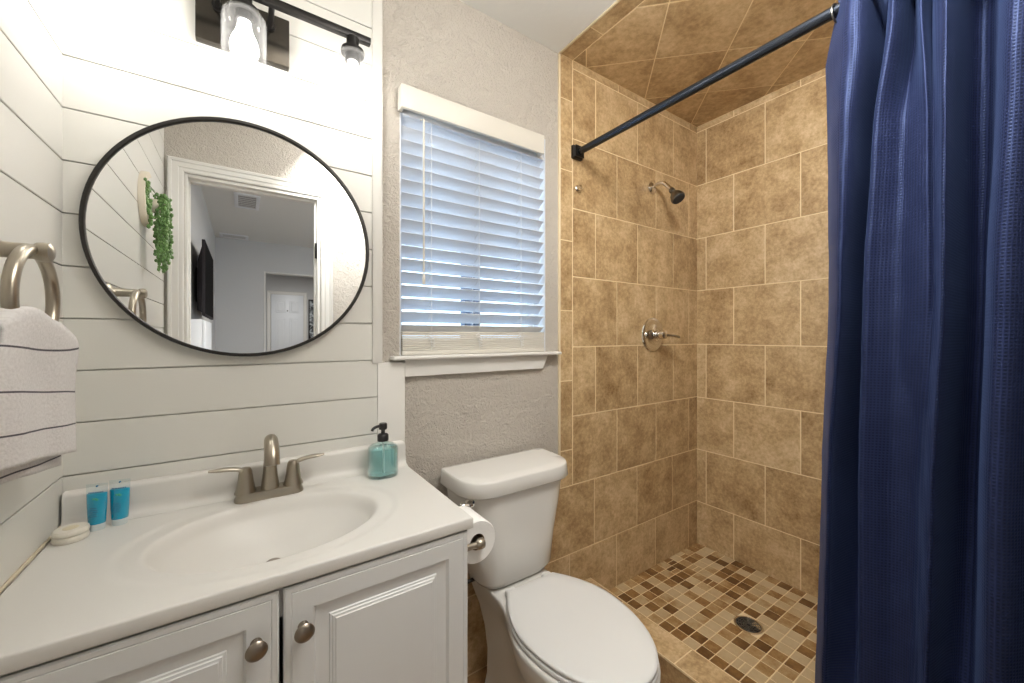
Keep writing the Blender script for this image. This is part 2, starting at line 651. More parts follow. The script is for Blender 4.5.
def shiplap(name, place, a0, a1):
    """horizontal boards: place(a, d, z) turns (run, depth, height) into a point"""
    bm = bmesh.new()
    lv = [0.0] + [g for g in GROOVES if 0.02 < g < CEIL - 0.02] + [CEIL]
    for z0, z1 in zip(lv, lv[1:]):
        g, c = 0.0014, 0.0012
        prof = [(0.012, z0 + g), (0.001, z0 + g), (0.0, z0 + g + c), (0.0, z1 - g - c), (0.001, z1 - g), (0.012, z1 - g)]
        loft(bm, [[place(a, d, z) for d, z in prof] for a in (a0, a1)])
    vs = [bm.verts.new(place(a, 0.010, z)) for a, z in ((a0, 0), (a1, 0), (a1, CEIL), (a0, CEIL))]
    bm.faces.new(vs)
    return structure(finish(name, bm, 'shiplap', smooth=20))


shiplap('wall_left', lambda a, d, z: (XL - d, a, z), YF, 1.292)
shiplap('wall_back_panelling', lambda a, d, z: (a, YP + d, z), XL - 0.012, 0.3535)

# drywall with the window hole
WX0, WX1, WZ0, WZ1 = 0.431, 1.060, R(-0.068), R(0.835)
bm = bmesh.new()
for x0, x1, z0, z1 in ((0.34, WX0, 0, CEIL), (WX1, XT, 0, CEIL), (WX0, WX1, 0, WZ0 - 0.013), (WX0, WX1, WZ1, CEIL)):
    add_box(bm, x0, x1, YB, YB + 0.14, z0, z1)
bmesh.ops.remove_doubles(bm, verts=bm.verts, dist=1e-5)
structure(finish('wall_back', bm, 'drywall'))

# tiled shower walls
ROWS = [R(z) for z in (1.192, 0.8793, 0.5682, 0.2632, -0.0503, -0.360, -0.667, -0.971, -1.224)]
odd = [1.2115, 1.5060, 1.8150, 2.1220, XR]
even = [1.2115, 1.3570, 1.6625, 1.9700, XR]
polys = pattern_rows(ROWS[:7], lambda k: even if k % 2 == 0 else odd)
polys += pattern_rows([R(-0.667), R(-0.971)], lambda k: [0.43, 0.735, 1.044, 1.349, 1.658, 1.961, XR])
polys += pattern_rows([R(-0.971), 0.004], lambda k: [0.43, 0.585, 0.89, 1.1950, 1.502, 1.811, 2.120, XR])
polys += pattern_rows([CEIL, R(1.192)], lambda k: [1.2115, 1.516, 1.822, 2.128, XR])
polys += pattern_rows([CEIL] + [R(z) for z in (1.041, 0.7295, 0.4193, 0.110, -0.2002, -0.507, -0.667)], lambda k: [XT + 0.006, 1.2115])
bm = bmesh.new()
add_tiles(bm, polys, (0, YB - 0.004, 0), (1, 0, 0), (0, 0, 1), (0, -1, 0))
nt_ = len(bm.faces)
for x0, x1, z0, z1 in ((XT + 0.004, XR, 0, CEIL), (0.43, XT + 0.004, 0, R(-0.667))):
    f = bm.faces.new([bm.verts.new(p) for p in ((x0, YB - 0.0042, z0), (x1, YB - 0.0042, z0), (x1, YB - 0.0042, z1), (x0, YB - 0.0042, z1))])
    f.material_index = 1
add_box(bm, XT + 0.004, XR + 0.1, YB + 0.0, YB + 0.14, 0, CEIL, mi=1)
structure(finish('wall_back_tiles', bm, None, mats=['tile', 'grout'], smooth=0))

ROWSR = [R(z) for z in (1.1935, 0.8793, 0.5682, 0.2632, -0.0503, -0.361, -0.667, -0.9735, -1.224)]
oddy = [YF, 0.000, 0.303, 0.6130, 0.923, 1.2335, YB - 0.004]
eveny = [YF, 0.150, 0.459, 0.7680, 1.0790, YB - 0.004]
bm = bmesh.new()
polys = pattern_rows(ROWSR, lambda k: oddy if k % 2 == 0 else eveny)
polys += pattern_rows([CEIL, R(1.1935)], lambda k: eveny)
add_tiles(bm, polys, (XR - 0.004, 0, 0), (0, 1, 0), (0, 0, 1), (-1, 0, 0))
f = bm.faces.new([bm.verts.new((XR - 0.0042, y, z)) for y, z in ((YF, 0), (YB, 0), (YB, CEIL), (YF, CEIL))])
f.material_index = 1
add_box(bm, XR, XR + 0.1, YF - 0.12, YB, 0, CEIL, mi=1)
structure(finish('wall_right', bm, None, mats=['tile', 'grout'], smooth=0))

# ceilings
box_c = box('ceiling', XL - 0.02, XT, YF - 0.12, YB + 0.14, CEIL, CEIL + 0.1, 'ceiling')
structure(box_c)
bm = bmesh.new()
polys = []
c0 = (1.5075, 1.0770)
h = 0.2120
for i in range(-8, 9):
    for j in range(-8, 9):
        cx, cy = c0[0] + (i + j) * h, c0[1] + (i - j) * h + h
        q = clip_poly([(cx - h, cy), (cx, cy - h), (cx + h, cy), (cx, cy + h)], 1.2125, XR - 0.004, YF, YB - 0.005)
        if q:
            polys.append(q)
ys = [YB - 0.005, 1.111, 0.806, 0.500, 0.195, YF]
for a, b in zip(ys, ys[1:]):
    polys.append(rect(XT + 0.006, 1.2125, b, a))
add_tiles(bm, polys, (0, 0, CEIL), (1, 0, 0), (0, 1, 0), (0, 0, -1))
add_box(bm, XT + 0.0001, XR, YF, YB + 0.14, CEIL - 0.0002, CEIL + 0.1, mi=1)
structure(finish('ceiling_tiles', bm, None, mats=['ceil_tile', 'grout'], smooth=0))

# cream edge strips of the tiling
bm = bmesh.new()
add_box(bm, XT - 0.004, XT + 0.006, YB - 0.009, YB + 0.001, R(-0.667), CEIL, 0.002)
structure(finish('trim_1', bm, 'cream'))
bm = bmesh.new()
add_box(bm, XT - 0.004, XT + 0.006, YF, YB - 0.009, CEIL - 0.006, CEIL + 0.001, 0.002)
structure(finish('trim_2', bm, 'cream'))
bm = bmesh.new()
add_box(bm, 0.43, XT + 0.006, YB - 0.008, YB + 0.001, R(-0.669), R(-0.660), 0.002)
structure(finish('trim_3', bm, 'cream'))

# bathroom floor, shower floor, curb
bm = bmesh.new()
polys = []
for i in range(8):
    for j in range(6):
        x0, y0 = XL + i * 0.308, YF + j * 0.308
        q = clip_poly(rect(x0, x0 + 0.308, y0, y0 + 0.308), XL, 1.205, YF, YB)
        if q:
            polys.append(q)
add_tiles(bm, polys, (0, 0, -0.002), (1, 0, 0), (0, 1, 0), (0, 0, 1))
add_box(bm, XL - 0.02, XR, YF, YB + 0.14, -0.1, -0.0021, mi=1)
structure(finish('floor', bm, None, mats=['floor_tile', 'grout'], smooth=0))

DRAIN = (1.757, 0.800)
bm = bmesh.new()
polys = []
P = 0.0548
nx, ny = int((XR - 1.30) / P) + 1, int((YB - YF) / P) + 1
for i in range(nx):
    for j in range(ny):
        x1, y1 = XR - 0.004 - i * P, YB - 0.004 - j * P
        if max(abs(x1 - P / 2 - DRAIN[0]), abs(y1 - P / 2 - DRAIN[1])) < 0.052 and \
                math.hypot(x1 - P / 2 - DRAIN[0], y1 - P / 2 - DRAIN[1]) < 0.045:
            continue
        if random.random() < 0.03:
            polys += [rect(x1 - P, x1, y1 - P / 2, y1), rect(x1 - P, x1, y1 - P, y1 - P / 2)]
        else:
            polys.append(rect(x1 - P, x1, y1 - P, y1))
add_tiles(bm, polys, (0, 0, SFLOOR - 0.002), (1, 0, 0), (0, 1, 0), (0, 0, 1), gap=0.0042, lift=0.002, ch=0.001)
add_box(bm, 1.31, XR, YF, YB, -0.0019, SFLOOR - 0.0021, mi=1)
structure(finish('floor_shower_mosaic', bm, None, mats=['mosaic', 'grout'], smooth=0))

CX0, CX1, CZ = 1.205, 1.320, R(-1.117)
bm = bmesh.new()
ys = [YF, 0.178, 0.483, 0.789, 1.094, YB - 0.006]
add_tiles(bm, [rect(CX0 + 0.004, CX1, a, b) for a, b in zip(ys, ys[1:])], (0, 0, CZ - 0.002), (1, 0, 0), (0, 1, 0), (0, 0, 1))
ys2 = [YF, 0.02, 0.33, 0.64, 0.945, 1.25, YB - 0.006]
add_tiles(bm, [rect(a, b, 0.002, CZ - 0.006) for a, b in zip(ys2, ys2[1:])], (CX0 + 0.002, 0, 0), (0, 1, 0), (0, 0, 1), (-1, 0, 0))
add_tiles(bm, [rect(a, b, SFLOOR, CZ - 0.003) for a, b in zip(ys, ys[1:])], (CX1 - 0.002, 0, 0), (0, 1, 0), (0, 0, 1), (1, 0, 0))
add_box(bm, CX0 + 0.0022, CX1 - 0.0022, YF, YB - 0.005, -0.0019, CZ - 0.0022, mi=1)
add_box(bm, CX1 - 0.005, CX1 + 0.001, YF, YB - 0.006, CZ - 0.007, CZ + 0.0006, 0.0015, mi=1)
add_box(bm, CX0 - 0.001, CX0 + 0.005, YF, YB - 0.006, CZ - 0.007, CZ + 0.001, 0.0015, mi=1)
structure(finish('shower_curb', bm, None, mats=['tile', 'grout'], smooth=0))

# white boards beside the shiplap
bm = bmesh.new()
add_box(bm, 0.337, 0.3690, 1.274, YB + 0.01, R(-0.0885), CEIL, 0.002)
structure(finish('trim_5', bm, 'trim'))
bm = bmesh.new()
add_box(bm, 0.3540, 0.4430, 1.275, YB + 0.01, 0.0, R(-0.0885), 0.0025)
structure(finish('trim_6', bm, 'trim'))

# window: frame, sashes, sill, apron
win = bpy.data.objects.new('window_1', None)
win.location = ((WX0 + WX1) / 2, YB + 0.1, WZ0)
COL.objects.link(win)
structure(win)
bm = bmesh.new()
yw0, yw1 = YB + 0.075, YB + 0.135
for x0, x1, z0, z1 in ((WX0, WX0 + 0.035, WZ0, WZ1), (WX1 - 0.035, WX1, WZ0, WZ1), (WX0 + 0.035, WX1 - 0.035, WZ0, WZ0 + 0.035),
                       (WX0 + 0.035, WX1 - 0.035, WZ1 - 0.035, WZ1)):
    add_box(bm, x0, x1, yw0, yw1, z0, z1, 0.002)
finish('window_frame', bm, 'white_metal', win)
for xa, xb in ((0.7200, 0.7460), (0.7640, 0.7900)):
    bm = bmesh.new()
    add_box(bm, xa, xb, yw0 + 0.008, yw1 - 0.01, WZ0 + 0.035, WZ1 - 0.035, 0.002)
    finish('sash_stile', bm, 'sash', win)
bm = bmesh.new()
for x0, x1, z0, z1 in ((WX0, WX0 + 0.004, WZ0, WZ1), (WX1 - 0.004, WX1, WZ0, WZ1), (WX0 + 0.004, WX1 - 0.004, WZ1 - 0.004, WZ1)):
    add_box(bm, x0, x1, YB + 0.001, yw0, z0, z1)
finish('window_jamb', bm, 'white_metal', win)
box('window_pane', WX0 + 0.034, WX1 - 0.034, yw0 + 0.03, yw0 + 0.034, WZ0 + 0.034, WZ1 - 0.034, 'pane', win)
bm = bmesh.new()
add_box(bm, 0.397, 1.1165, 1.252, YB + 0.0005, R(-0.081), R(-0.068), 0.005, 3)
add_box(bm, WX0 + 0.001, WX1 - 0.001, YB - 0.006, YB + 0.08, R(-0.081), R(-0.068))
finish('window_sill', bm, 'trim', win)
bm = bmesh.new()
loft(bm, [[(0.4435, y, R(-0.137)), (1.030, y, R(-0.137)), (1.060, y, R(-0.081)), (0.4435, y, R(-0.081))] for y in (1.277, YB + 0.0005)])
finish('window_apron', bm, 'trim', win, smooth=0)

# front wall with the doorway behind the camera, bedroom and hall shells
DX0, DX1, DZ = -0.250, 0.386, R(0.839)
bm = bmesh.new()
for x0, x1, z0, z1 in ((XL - 0.02, DX0, 0, CEIL), (DX1, XR, 0, CEIL), (DX0, DX1, DZ, CEIL)):
    add_box(bm, x0, x1, YF - 0.12, YF, z0, z1)
structure(finish('wall_front', bm, 'drywall'))

door = bpy.data.objects.new('door_1', None)
door.location = (0.075, YF, 0)
COL.objects.link(door)
structure(door)


def casing(name, parent, x0, x1, zt, y, w=0.066, out=1):
    """mitred door casing with a stepped face, around a doorway that ends at height zt"""
    prof = [(0.0, 0.010), (0.006, 0.013), (0.020, 0.013), (0.024, 0.017), (0.046, 0.017), (0.050, 0.022), (w - 0.006, 0.024), (w, 0.018)]
    bm = bmesh.new()
    path = [((x0, 0), (-1, 0)), ((x0, zt), (-1, 1)), ((x1, zt), (1, 1)), ((x1, 0), (1, 0))]
    rings = []
    for (px, pz), (dx, dz) in path:
        ring = [(px + dx * t, y + out * d, pz + dz * t) for t, d in prof]
        ring += [(px + dx * w, y, pz + dz * w), (px, y, pz)]
        rings.append(ring)
    loft(bm, rings)
    return finish(name, bm, 'trim', parent, smooth=20)


casing('door_casing', door, DX0 - 0.002, DX1 + 0.002, DZ + 0.002, YF)
bm = bmesh.new()
for x0, x1, z0, z1 in ((DX0, DX0 + 0.011, 0, DZ), (DX1 - 0.016, DX1, 0, DZ), (DX0 + 0.011, DX1 - 0.016, DZ - 0.016, DZ)):
    add_box(bm, x0, x1, YF - 0.119, YF - 0.001, z0, z1, 0.001)
for x0, x1, z0, z1 in ((DX0 + 0.011, DX0 + 0.018, 0, DZ - 0.016), (DX1 - 0.028, DX1 - 0.016, 0, DZ - 0.016), (DX0 + 0.018, DX1 - 0.028, DZ - 0.028, DZ - 0.016)):
    add_box(bm, x0, x1, YF - 0.075, YF - 0.04, z0, z1, 0.001)
finish('door_jamb', bm, 'trim', door)
for hz in (R(0.47), R(-0.95)):
    bm = bmesh.new()
    add_lathe(bm, [(0.006, 0), (0.006, 0.09), (0.004, 0.094)], (DX1 - 0.022, YF - 0.024, hz), n=12)
    add_box(bm, DX1 - 0.019, DX1 - 0.0155, YF - 0.038, YF - 0.02, hz, hz + 0.09)
    finish('hinge', bm, 'black_metal', door)

BX0, BX1, BY = -0.290, 3.2, -3.60
bm = bmesh.new()
add_box(bm, BX0 - 0.1, BX0, BY, YF - 0.12, 0, CEIL)
structure(finish('wall_bedroom_left', bm, 'bedwall'))
bm = bmesh.new()
add_box(bm, BX1, BX1 + 0.1, BY, YF - 0.12, 0, CEIL)
structure(finish('wall_bedroom_right', bm, 'bedwall'))
HX0, HX1, HZ = 0.236, 1.30, R(0.832)
bm = bmesh.new()
for x0, x1, z0, z1 in ((BX0 - 0.1, HX0, 0, CEIL), (HX1, BX1 + 0.1, 0, CEIL), (HX0, HX1, HZ, CEIL)):
    add_box(bm, x0, x1, BY - 0.1, BY, z0, z1)
structure(finish('wall_bedroom_far', bm, 'bedwall'))
structure(box('ceiling_bedroom', BX0 - 0.1, BX1 + 0.1, -6.2, YF - 0.12, CEIL, CEIL + 0.1, 'ceiling'))
structure(box('floor_bedroom', BX0 - 0.1, BX1 + 0.1, -6.2, YF, -0.1, -0.0022, 'bedfloor'))
bm = bmesh.new()
add_box(bm, BX0 - 0.1, BX1 + 0.1, -6.2, -6.0, 0, CEIL)
add_box(bm, BX0 - 0.2, BX0 - 0.1, -6.2, BY - 0.1, 0, CEIL)
add_box(bm, BX1 + 0.1, BX1 + 0.2, -6.2, BY - 0.1, 0, CEIL)
structure(finish('wall_hall', bm, 'bedwall'))
bm = bmesh.new()
for x0, x1, z0, z1 in ((HX0 - 0.014, HX0 + 0.004, 0, HZ + 0.014), (HX1 - 0.004, HX1 + 0.014, 0, HZ + 0.014), (HX0, HX1, HZ - 0.004, HZ + 0.014)):
    add_box(bm, x0, x1, BY - 0.104, BY + 0.006, z0, z1, 0.001)
structure(finish('trim_7', bm, 'trim'))

# white six-panel entry door at the end of the hall
ED = bpy.data.objects.new('door_2', None)
ED.location = (0.685, -5.98, 0)
COL.objects.link(ED)
structure(ED)
ex0, ex1, ez = 0.42, 0.95, R(0.765)
bm = bmesh.new()
add_box(bm, ex0, ex1, -5.998, -5.965, 0.005, ez, 0.002)
wd = (ex1 - ex0 - 0.21) / 2
for k in range(2):
    px0 = ex0 + 0.075 + k * (wd + 0.06)
    for z0, z1 in ((ez - 0.34, ez - 0.11), (ez - 1.10, ez - 0.44), (0.25, 0.80)):
        add_box(bm, px0, px0 + wd, -5.966, -5.957, z0, z1, 0.006, 1)
        add_box(bm, px0 + 0.03, px0 + wd - 0.03, -5.960, -5.950, z0 + 0.03, z1 - 0.03, 0.006, 1)
finish('door_panel', bm, 'white_metal', ED)
lathe('peephole', [(0.012, 0), (0.012, 0.012), (0.006, 0.014)], ((ex0 + ex1) / 2, -5.966, ez - 0.30), 'black_metal', ED, axis=(0, 1, 0), n=16)
lathe('door_knob', [(0.02, 0), (0.02, 0.01), (0.01, 0.015), (0.01, 0.035), (0.026, 0.05), (0.02, 0.07)], (ex0 + 0.05, -5.966, 0.93), 'nickel', ED, axis=(0, 1, 0), n=20)
casing('door_casing', ED, ex0 - 0.004, ex1 + 0.004, ez + 0.004, -6.0, 0.06)

# ------------------------------------------------------------------ vanity
CT = R(-0.420)                                # counter top height
VX0, VX1, VYF = -0.327, 0.4385, 0.7985
vc = thing('vanity_cabinet', 'white painted vanity cabinet with two raised panel doors under the sink top', 'cabinet', (0.05, 1.03, 0))
bx0, bx1, by0, bz1 = -0.325, 0.4285, 0.822, R(-0.4475)
bm = bmesh.new()
t = 0.016
add_box(bm, bx0, bx0 + t, by0, 1.274, 0.0, bz1, 0.001)
add_box(bm, bx1 - t, bx1, by0, 1.274, 0.0, bz1, 0.001)
add_box(bm, bx0 + t, bx1 - t, by0 + 0.02, 1.270, 0.09, 0.106)
add_box(bm, bx0 + t, bx1 - t, by0 + 0.05, by0 + 0.062, 0.0, 0.09)
add_box(bm, bx0 + t, bx1 - t, 1.262, 1.270, 0.106, bz1)
add_box(bm, bx0 + t, bx1 - t, by0, by0 + 0.018, bz1 - 0.062, bz1)
add_box(bm, bx0 + t, bx1 - t, by0, by0 + 0.018, 0.09, 0.13)
finish('body', bm, 'cabinet', vc)


def panel_door(x0, x1, z0, z1, y):
    """raised-panel door: nested frames of (inset, depth)"""
    prof = [(0.0, 0.018), (0.0, 0.003), (0.003, 0.0), (0.010, 0.0), (0.0125, 0.0015), (0.0135, 0.0), (0.048, 0.0),
            (0.0505, 0.0045), (0.0525, 0.0075), (0.075, 0.0080), (0.0765, 0.0060), (0.0800, 0.0055), (0.0815, 0.0035), (0.0855, 0.0028), (0.087, 0.0012)]
    bm = bmesh.new()
    rings = []
    for i, d in prof:
        rings.append([(x0 + i, y + d, z0 + i), (x1 - i, y + d, z0 + i), (x1 - i, y + d, z1 - i), (x0 + i, y + d, z1 - i)])
    loft(bm, rings)
    return finish('door', bm, 'cabinet', vc, smooth=0)


GX = 0.0555
zd0, zd1 = 0.10, R(-0.4515)
for x0, x1, kx in ((bx0 + 0.001, GX - 0.0035, GX - 0.0375), (GX + 0.0035, bx1 - 0.001, GX + 0.034)):
    d = panel_door(x0, x1, zd0, zd1, 0.803)
    bm = bmesh.new()
    add_lathe(bm, [(0.009, 0.0), (0.008, 0.004), (0.006, 0.012), (0.0095, 0.016), (0.0155, 0.019), (0.0165, 0.0225), (0.0140, 0.026), (0.0075, 0.0285), (0, 0.029)],
              (kx, 0.8025, R(-0.5275)), (0, -1, 0), 28)
    kn = finish('knob', bm, 'knob')
    kn.parent = d
    kn['label'] = 'dark nickel knob'

vt = thing('sink_counter', 'white cultured marble countertop with oval basin and backsplash on the vanity cabinet', 'sink', (0.05, 1.03, CT - 0.026))
BCX, BCY, BA, BB = 0.060, 1.023, 0.212, 0.156


def basin_z(x, y):
    dx, dy = (x - BCX) / BA, (y - BCY) / BB
    r = math.hypot(dx, dy)
    z = 0.0
    s = min(1.0, max(0.0, (1.30 - r) / 0.12))
    z -= 0.0022 * s * s * (3 - 2 * s)
    if r < 1.06:
        u = min(1.0, max(0.0, (1.06 - r) / 1.06))
        q = 1 - (1 - u) ** 2.6
        e = min(1.0, u / 0.12)
        z -= 0.108 * q * (e * e * (3 - 2 * e) * 0.55 + 0.45 * e)
        # the floor of the bowl leans towards the drain
        dd = math.hypot(x - 0.058, y - 1.075)
        z -= 0.010 * math.exp(-(dd / 0.05) ** 2)
    return z


bm = bmesh.new()
nx, ny = 190, 128
gx0, gx1, gy0, gy1 = VX0 + 0.004, VX1 - 0.004, VYF + 0.004, 1.276
gv = [[bm.verts.new((gx0 + (gx1 - gx0) * i / nx, gy0 + (gy1 - gy0) * j / ny,
                     CT + basin_z(gx0 + (gx1 - gx0) * i / nx, gy0 + (gy1 - gy0) * j / ny))) for j in range(ny + 1)] for i in range(nx + 1)]
for i in range(nx):
    for j in range(ny):
        bm.faces.new((gv[i][j], gv[i + 1][j], gv[i + 1][j + 1], gv[i][j + 1]))
loop = [gv[i][0] for i in range(nx)] + [gv[nx][j] for j in range(ny)] + [gv[i][ny] for i in range(nx, 0, -1)] + [gv[0][j] for j in range(ny, 0, -1)]
prev = loop
for o_, d_ in ((0.0015, 0.0003), (0.003, 0.0014), (0.004, 0.004), (0.004, 0.022), (0.003, 0.025), (0.0, 0.026)):
    cur = []
    for v in loop:
        x, y = v.co.x, v.co.y
        sx = -1 if abs(x - gx0) < 1e-6 else (1 if abs(x - gx1) < 1e-6 else 0)
        sy = -1 if abs(y - gy0) < 1e-6 else (1 if abs(y - gy1) < 1e-6 else 0)
        cur.append(bm.verts.new((x + sx * o_, y + sy * (o_ if sy < 0 else min(o_, 0.002)), CT - d_)))
    n = len(loop)
    for i in range(n):
        j = (i + 1) % n
        bm.faces.new((prev[i], prev[j], cur[j], cur[i]))
    prev = cur
finish('countertop', bm, 'marble', vt, smooth=60)
# backsplash with a cove at its foot
prof = [(1.2785, CT - 0.002), (1.2300, CT - 0.002), (1.2300, CT + 0.0006), (1.2420, CT + 0.0022), (1.2500, CT + 0.0075), (1.2545, CT + 0.016), (1.2560, CT + 0.028),
        (1.2560, CT + 0.064), (1.2575, CT + 0.070), (1.2620, CT + 0.0735), (1.2690, CT + 0.0745), (1.2785, CT + 0.0745)]
bm = bmesh.new()
rings = [[(x, y, z) for y, z in prof] for x in (VX0 + 0.001, VX1 - 0.012)]
for dx, k in ((0.006, 0.96), (0.0095, 0.90), (0.0115, 0.80)):
    rings.append([(VX1 - 0.012 + dx, y, z if z < CT + 0.03 else CT + 0.03 + (z - CT - 0.03) * k) for y, z in prof])
loft(bm, rings)
finish('backsplash', bm, 'marble', vt, smooth=50)
dz = CT + basin_z(0.058, 1.075)
lathe('drain', [(0.0, 0.004), (0.013, 0.004), (0.016, 0.002), (0.017, -0.001), (0.022, -0.001), (0.024, 0.0015), (0.025, -0.002)][::-1], (0.058, 1.075, dz + 0.0025), 'knob', vt, n=32)
bm = bmesh.new()
pts = [(XL + 0.0022, 0.80 + 0.48 * k / 24, CT + 0.0012 + 0.0008 * random.random()) for k in range(25)]
add_tube(bm, pts, [0.0028 + 0.0014 * random.random() for _ in pts], 8)
finish('caulk_bead', bm, 'caulk', vt)

# ------------------------------------------------------------------ faucet
FX, FY = 0.058, 1.217
fau = thing('faucet', 'brushed nickel two-handle faucet on the sink deck below the round mirror', 'faucet', (FX, FY, CT))
FZ = CT - 0.0018
bm = bmesh.new()
rings = []
for sc_, z in ((1.0, 0.0), (1.0, 0.003), (0.975, 0.009), (0.93, 0.018), (0.89, 0.0205)):
    ol = round_poly([(-0.0785 * sc_, -0.0265 * sc_, 0.03), (0.0785 * sc_, -0.0265 * sc_, 0.03), (0.0785 * sc_, 0.0265 * sc_, 0.03), (-0.0785 * sc_, 0.0265 * sc_, 0.03)], 7)
    rings.append([(FX + p.x, FY + p.y, FZ + z) for p in ol])
loft(bm, rings)
finish('base', bm, 'nickel', fau)
bm = bmesh.new()
path = smooth_path([(FX, FY, FZ + 0.018), (FX, FY, FZ + 0.06), (FX, FY - 0.002, FZ + 0.100), (FX, FY - 0.014, FZ + 0.136), (FX, FY - 0.038, FZ + 0.154),
                    (FX, FY - 0.066, FZ + 0.148), (FX, FY - 0.088, FZ + 0.126), (FX, FY - 0.096, FZ + 0.104)], 7)
rad = smooth_path([(0.0220, 0), (0.0168, 0), (0.0142, 0), (0.0142, 0), (0.0150, 0), (0.0158, 0), (0.0164, 0), (0.0168, 0)], 7)
add_tube(bm, path, [r[0] for r in rad], 24, up=(1, 0, 0))
finish('spout', bm, 'nickel', fau)
for sg in (-1, 1):
    hx = FX + sg * 0.0535
    bm = bmesh.new()
    add_lathe(bm, [(0.0245, 0.0), (0.0240, 0.003), (0.0205, 0.012), (0.0175, 0.030), (0.0155, 0.046), (0.0140, 0.056), (0.0105, 0.063), (0.0, 0.066)], (hx, FY, FZ + 0.019), n=28)
    path = smooth_path([(hx - sg * 0.004, FY, FZ + 0.062), (hx + sg * 0.010, FY - 0.001, FZ + 0.078), (hx + sg * 0.032, FY - 0.004, FZ + 0.085),
                        (hx + sg * 0.056, FY - 0.006, FZ + 0.087), (hx + sg * 0.076, FY - 0.008, FZ + 0.0885)], 6)
    rr = smooth_path([(0.0115, 0), (0.0105, 0), (0.0095, 0), (0.0090, 0), (0.0050, 0)], 6)
    add_tube(bm, path, [r[0] for r in rr], 18, squash=0.55, up=(0, 0, 1))
    finish('handle', bm, 'nickel', fau)

# ------------------------------------------------------------------ things on the counter
SX, SY = 0.346, 1.191
sd = thing('soap_dispenser', 'clear soap bottle of teal liquid with black pump on counter corner by the drywall', 'soap dispenser', (SX, SY, CT))


def sq_ring(w, z, r=0.45, d=None):
    d = d or w
    return [(SX + p.x, SY + p.y, CT + z) for p in round_poly([(-w, -d, w * r * 2), (w, -d, w * r * 2), (w, d, w * r * 2), (-w, d, w * r * 2)], 6)]


bm = bmesh.new()
D = 0.037
loft(bm, [sq_ring(0.039, 0.0, d=D - 0.002), sq_ring(0.042, 0.002, d=D), sq_ring(0.043, 0.006, d=D + 0.001), sq_ring(0.043, 0.078, d=D + 0.001), sq_ring(0.0415, 0.086, d=D - 0.001), sq_ring(0.033, 0.093, d=D - 0.005),
          sq_ring(0.022, 0.0975, d=0.019), sq_ring(0.0150, 0.100, d=0.015), sq_ring(0.0135, 0.106, d=0.0135)], cap1=False)
finish('bottle', bm, 'bottle', sd)
bm = bmesh.new()
loft(bm, [sq_ring(0.0385, 0.0085, d=D - 0.004), sq_ring(0.0402, 0.011, d=D - 0.0025), sq_ring(0.0402, 0.076, d=D - 0.0025), sq_ring(0.039, 0.084, d=D - 0.004)])
finish('liquid', bm, 'liquid', sd)
tube('dip_tube', [(SX, SY, CT + 0.012), (SX, SY, CT + 0.104)], 0.003, 'cord', sd, 10)
bm = bmesh.new()
add_lathe(bm, [(0.0155, 0.104), (0.0160, 0.106), (0.0160, 0.121), (0.0130, 0.125), (0.0060, 0.127), (0.0055, 0.137), (0.0110, 0.1385), (0.0120, 0.142), (0.0120, 0.153), (0.0100, 0.157), (0.0, 0.158)], (SX, SY, CT), n=24)
add_tube(bm, smooth_path([(SX, SY, CT + 0.149), (SX - 0.018, SY - 0.005, CT + 0.1495), (SX - 0.030, SY - 0.0085, CT + 0.146), (SX - 0.035, SY - 0.010, CT + 0.139)], 4), 0.0042, 10)
finish('pump', bm, 'blackplastic', sd)


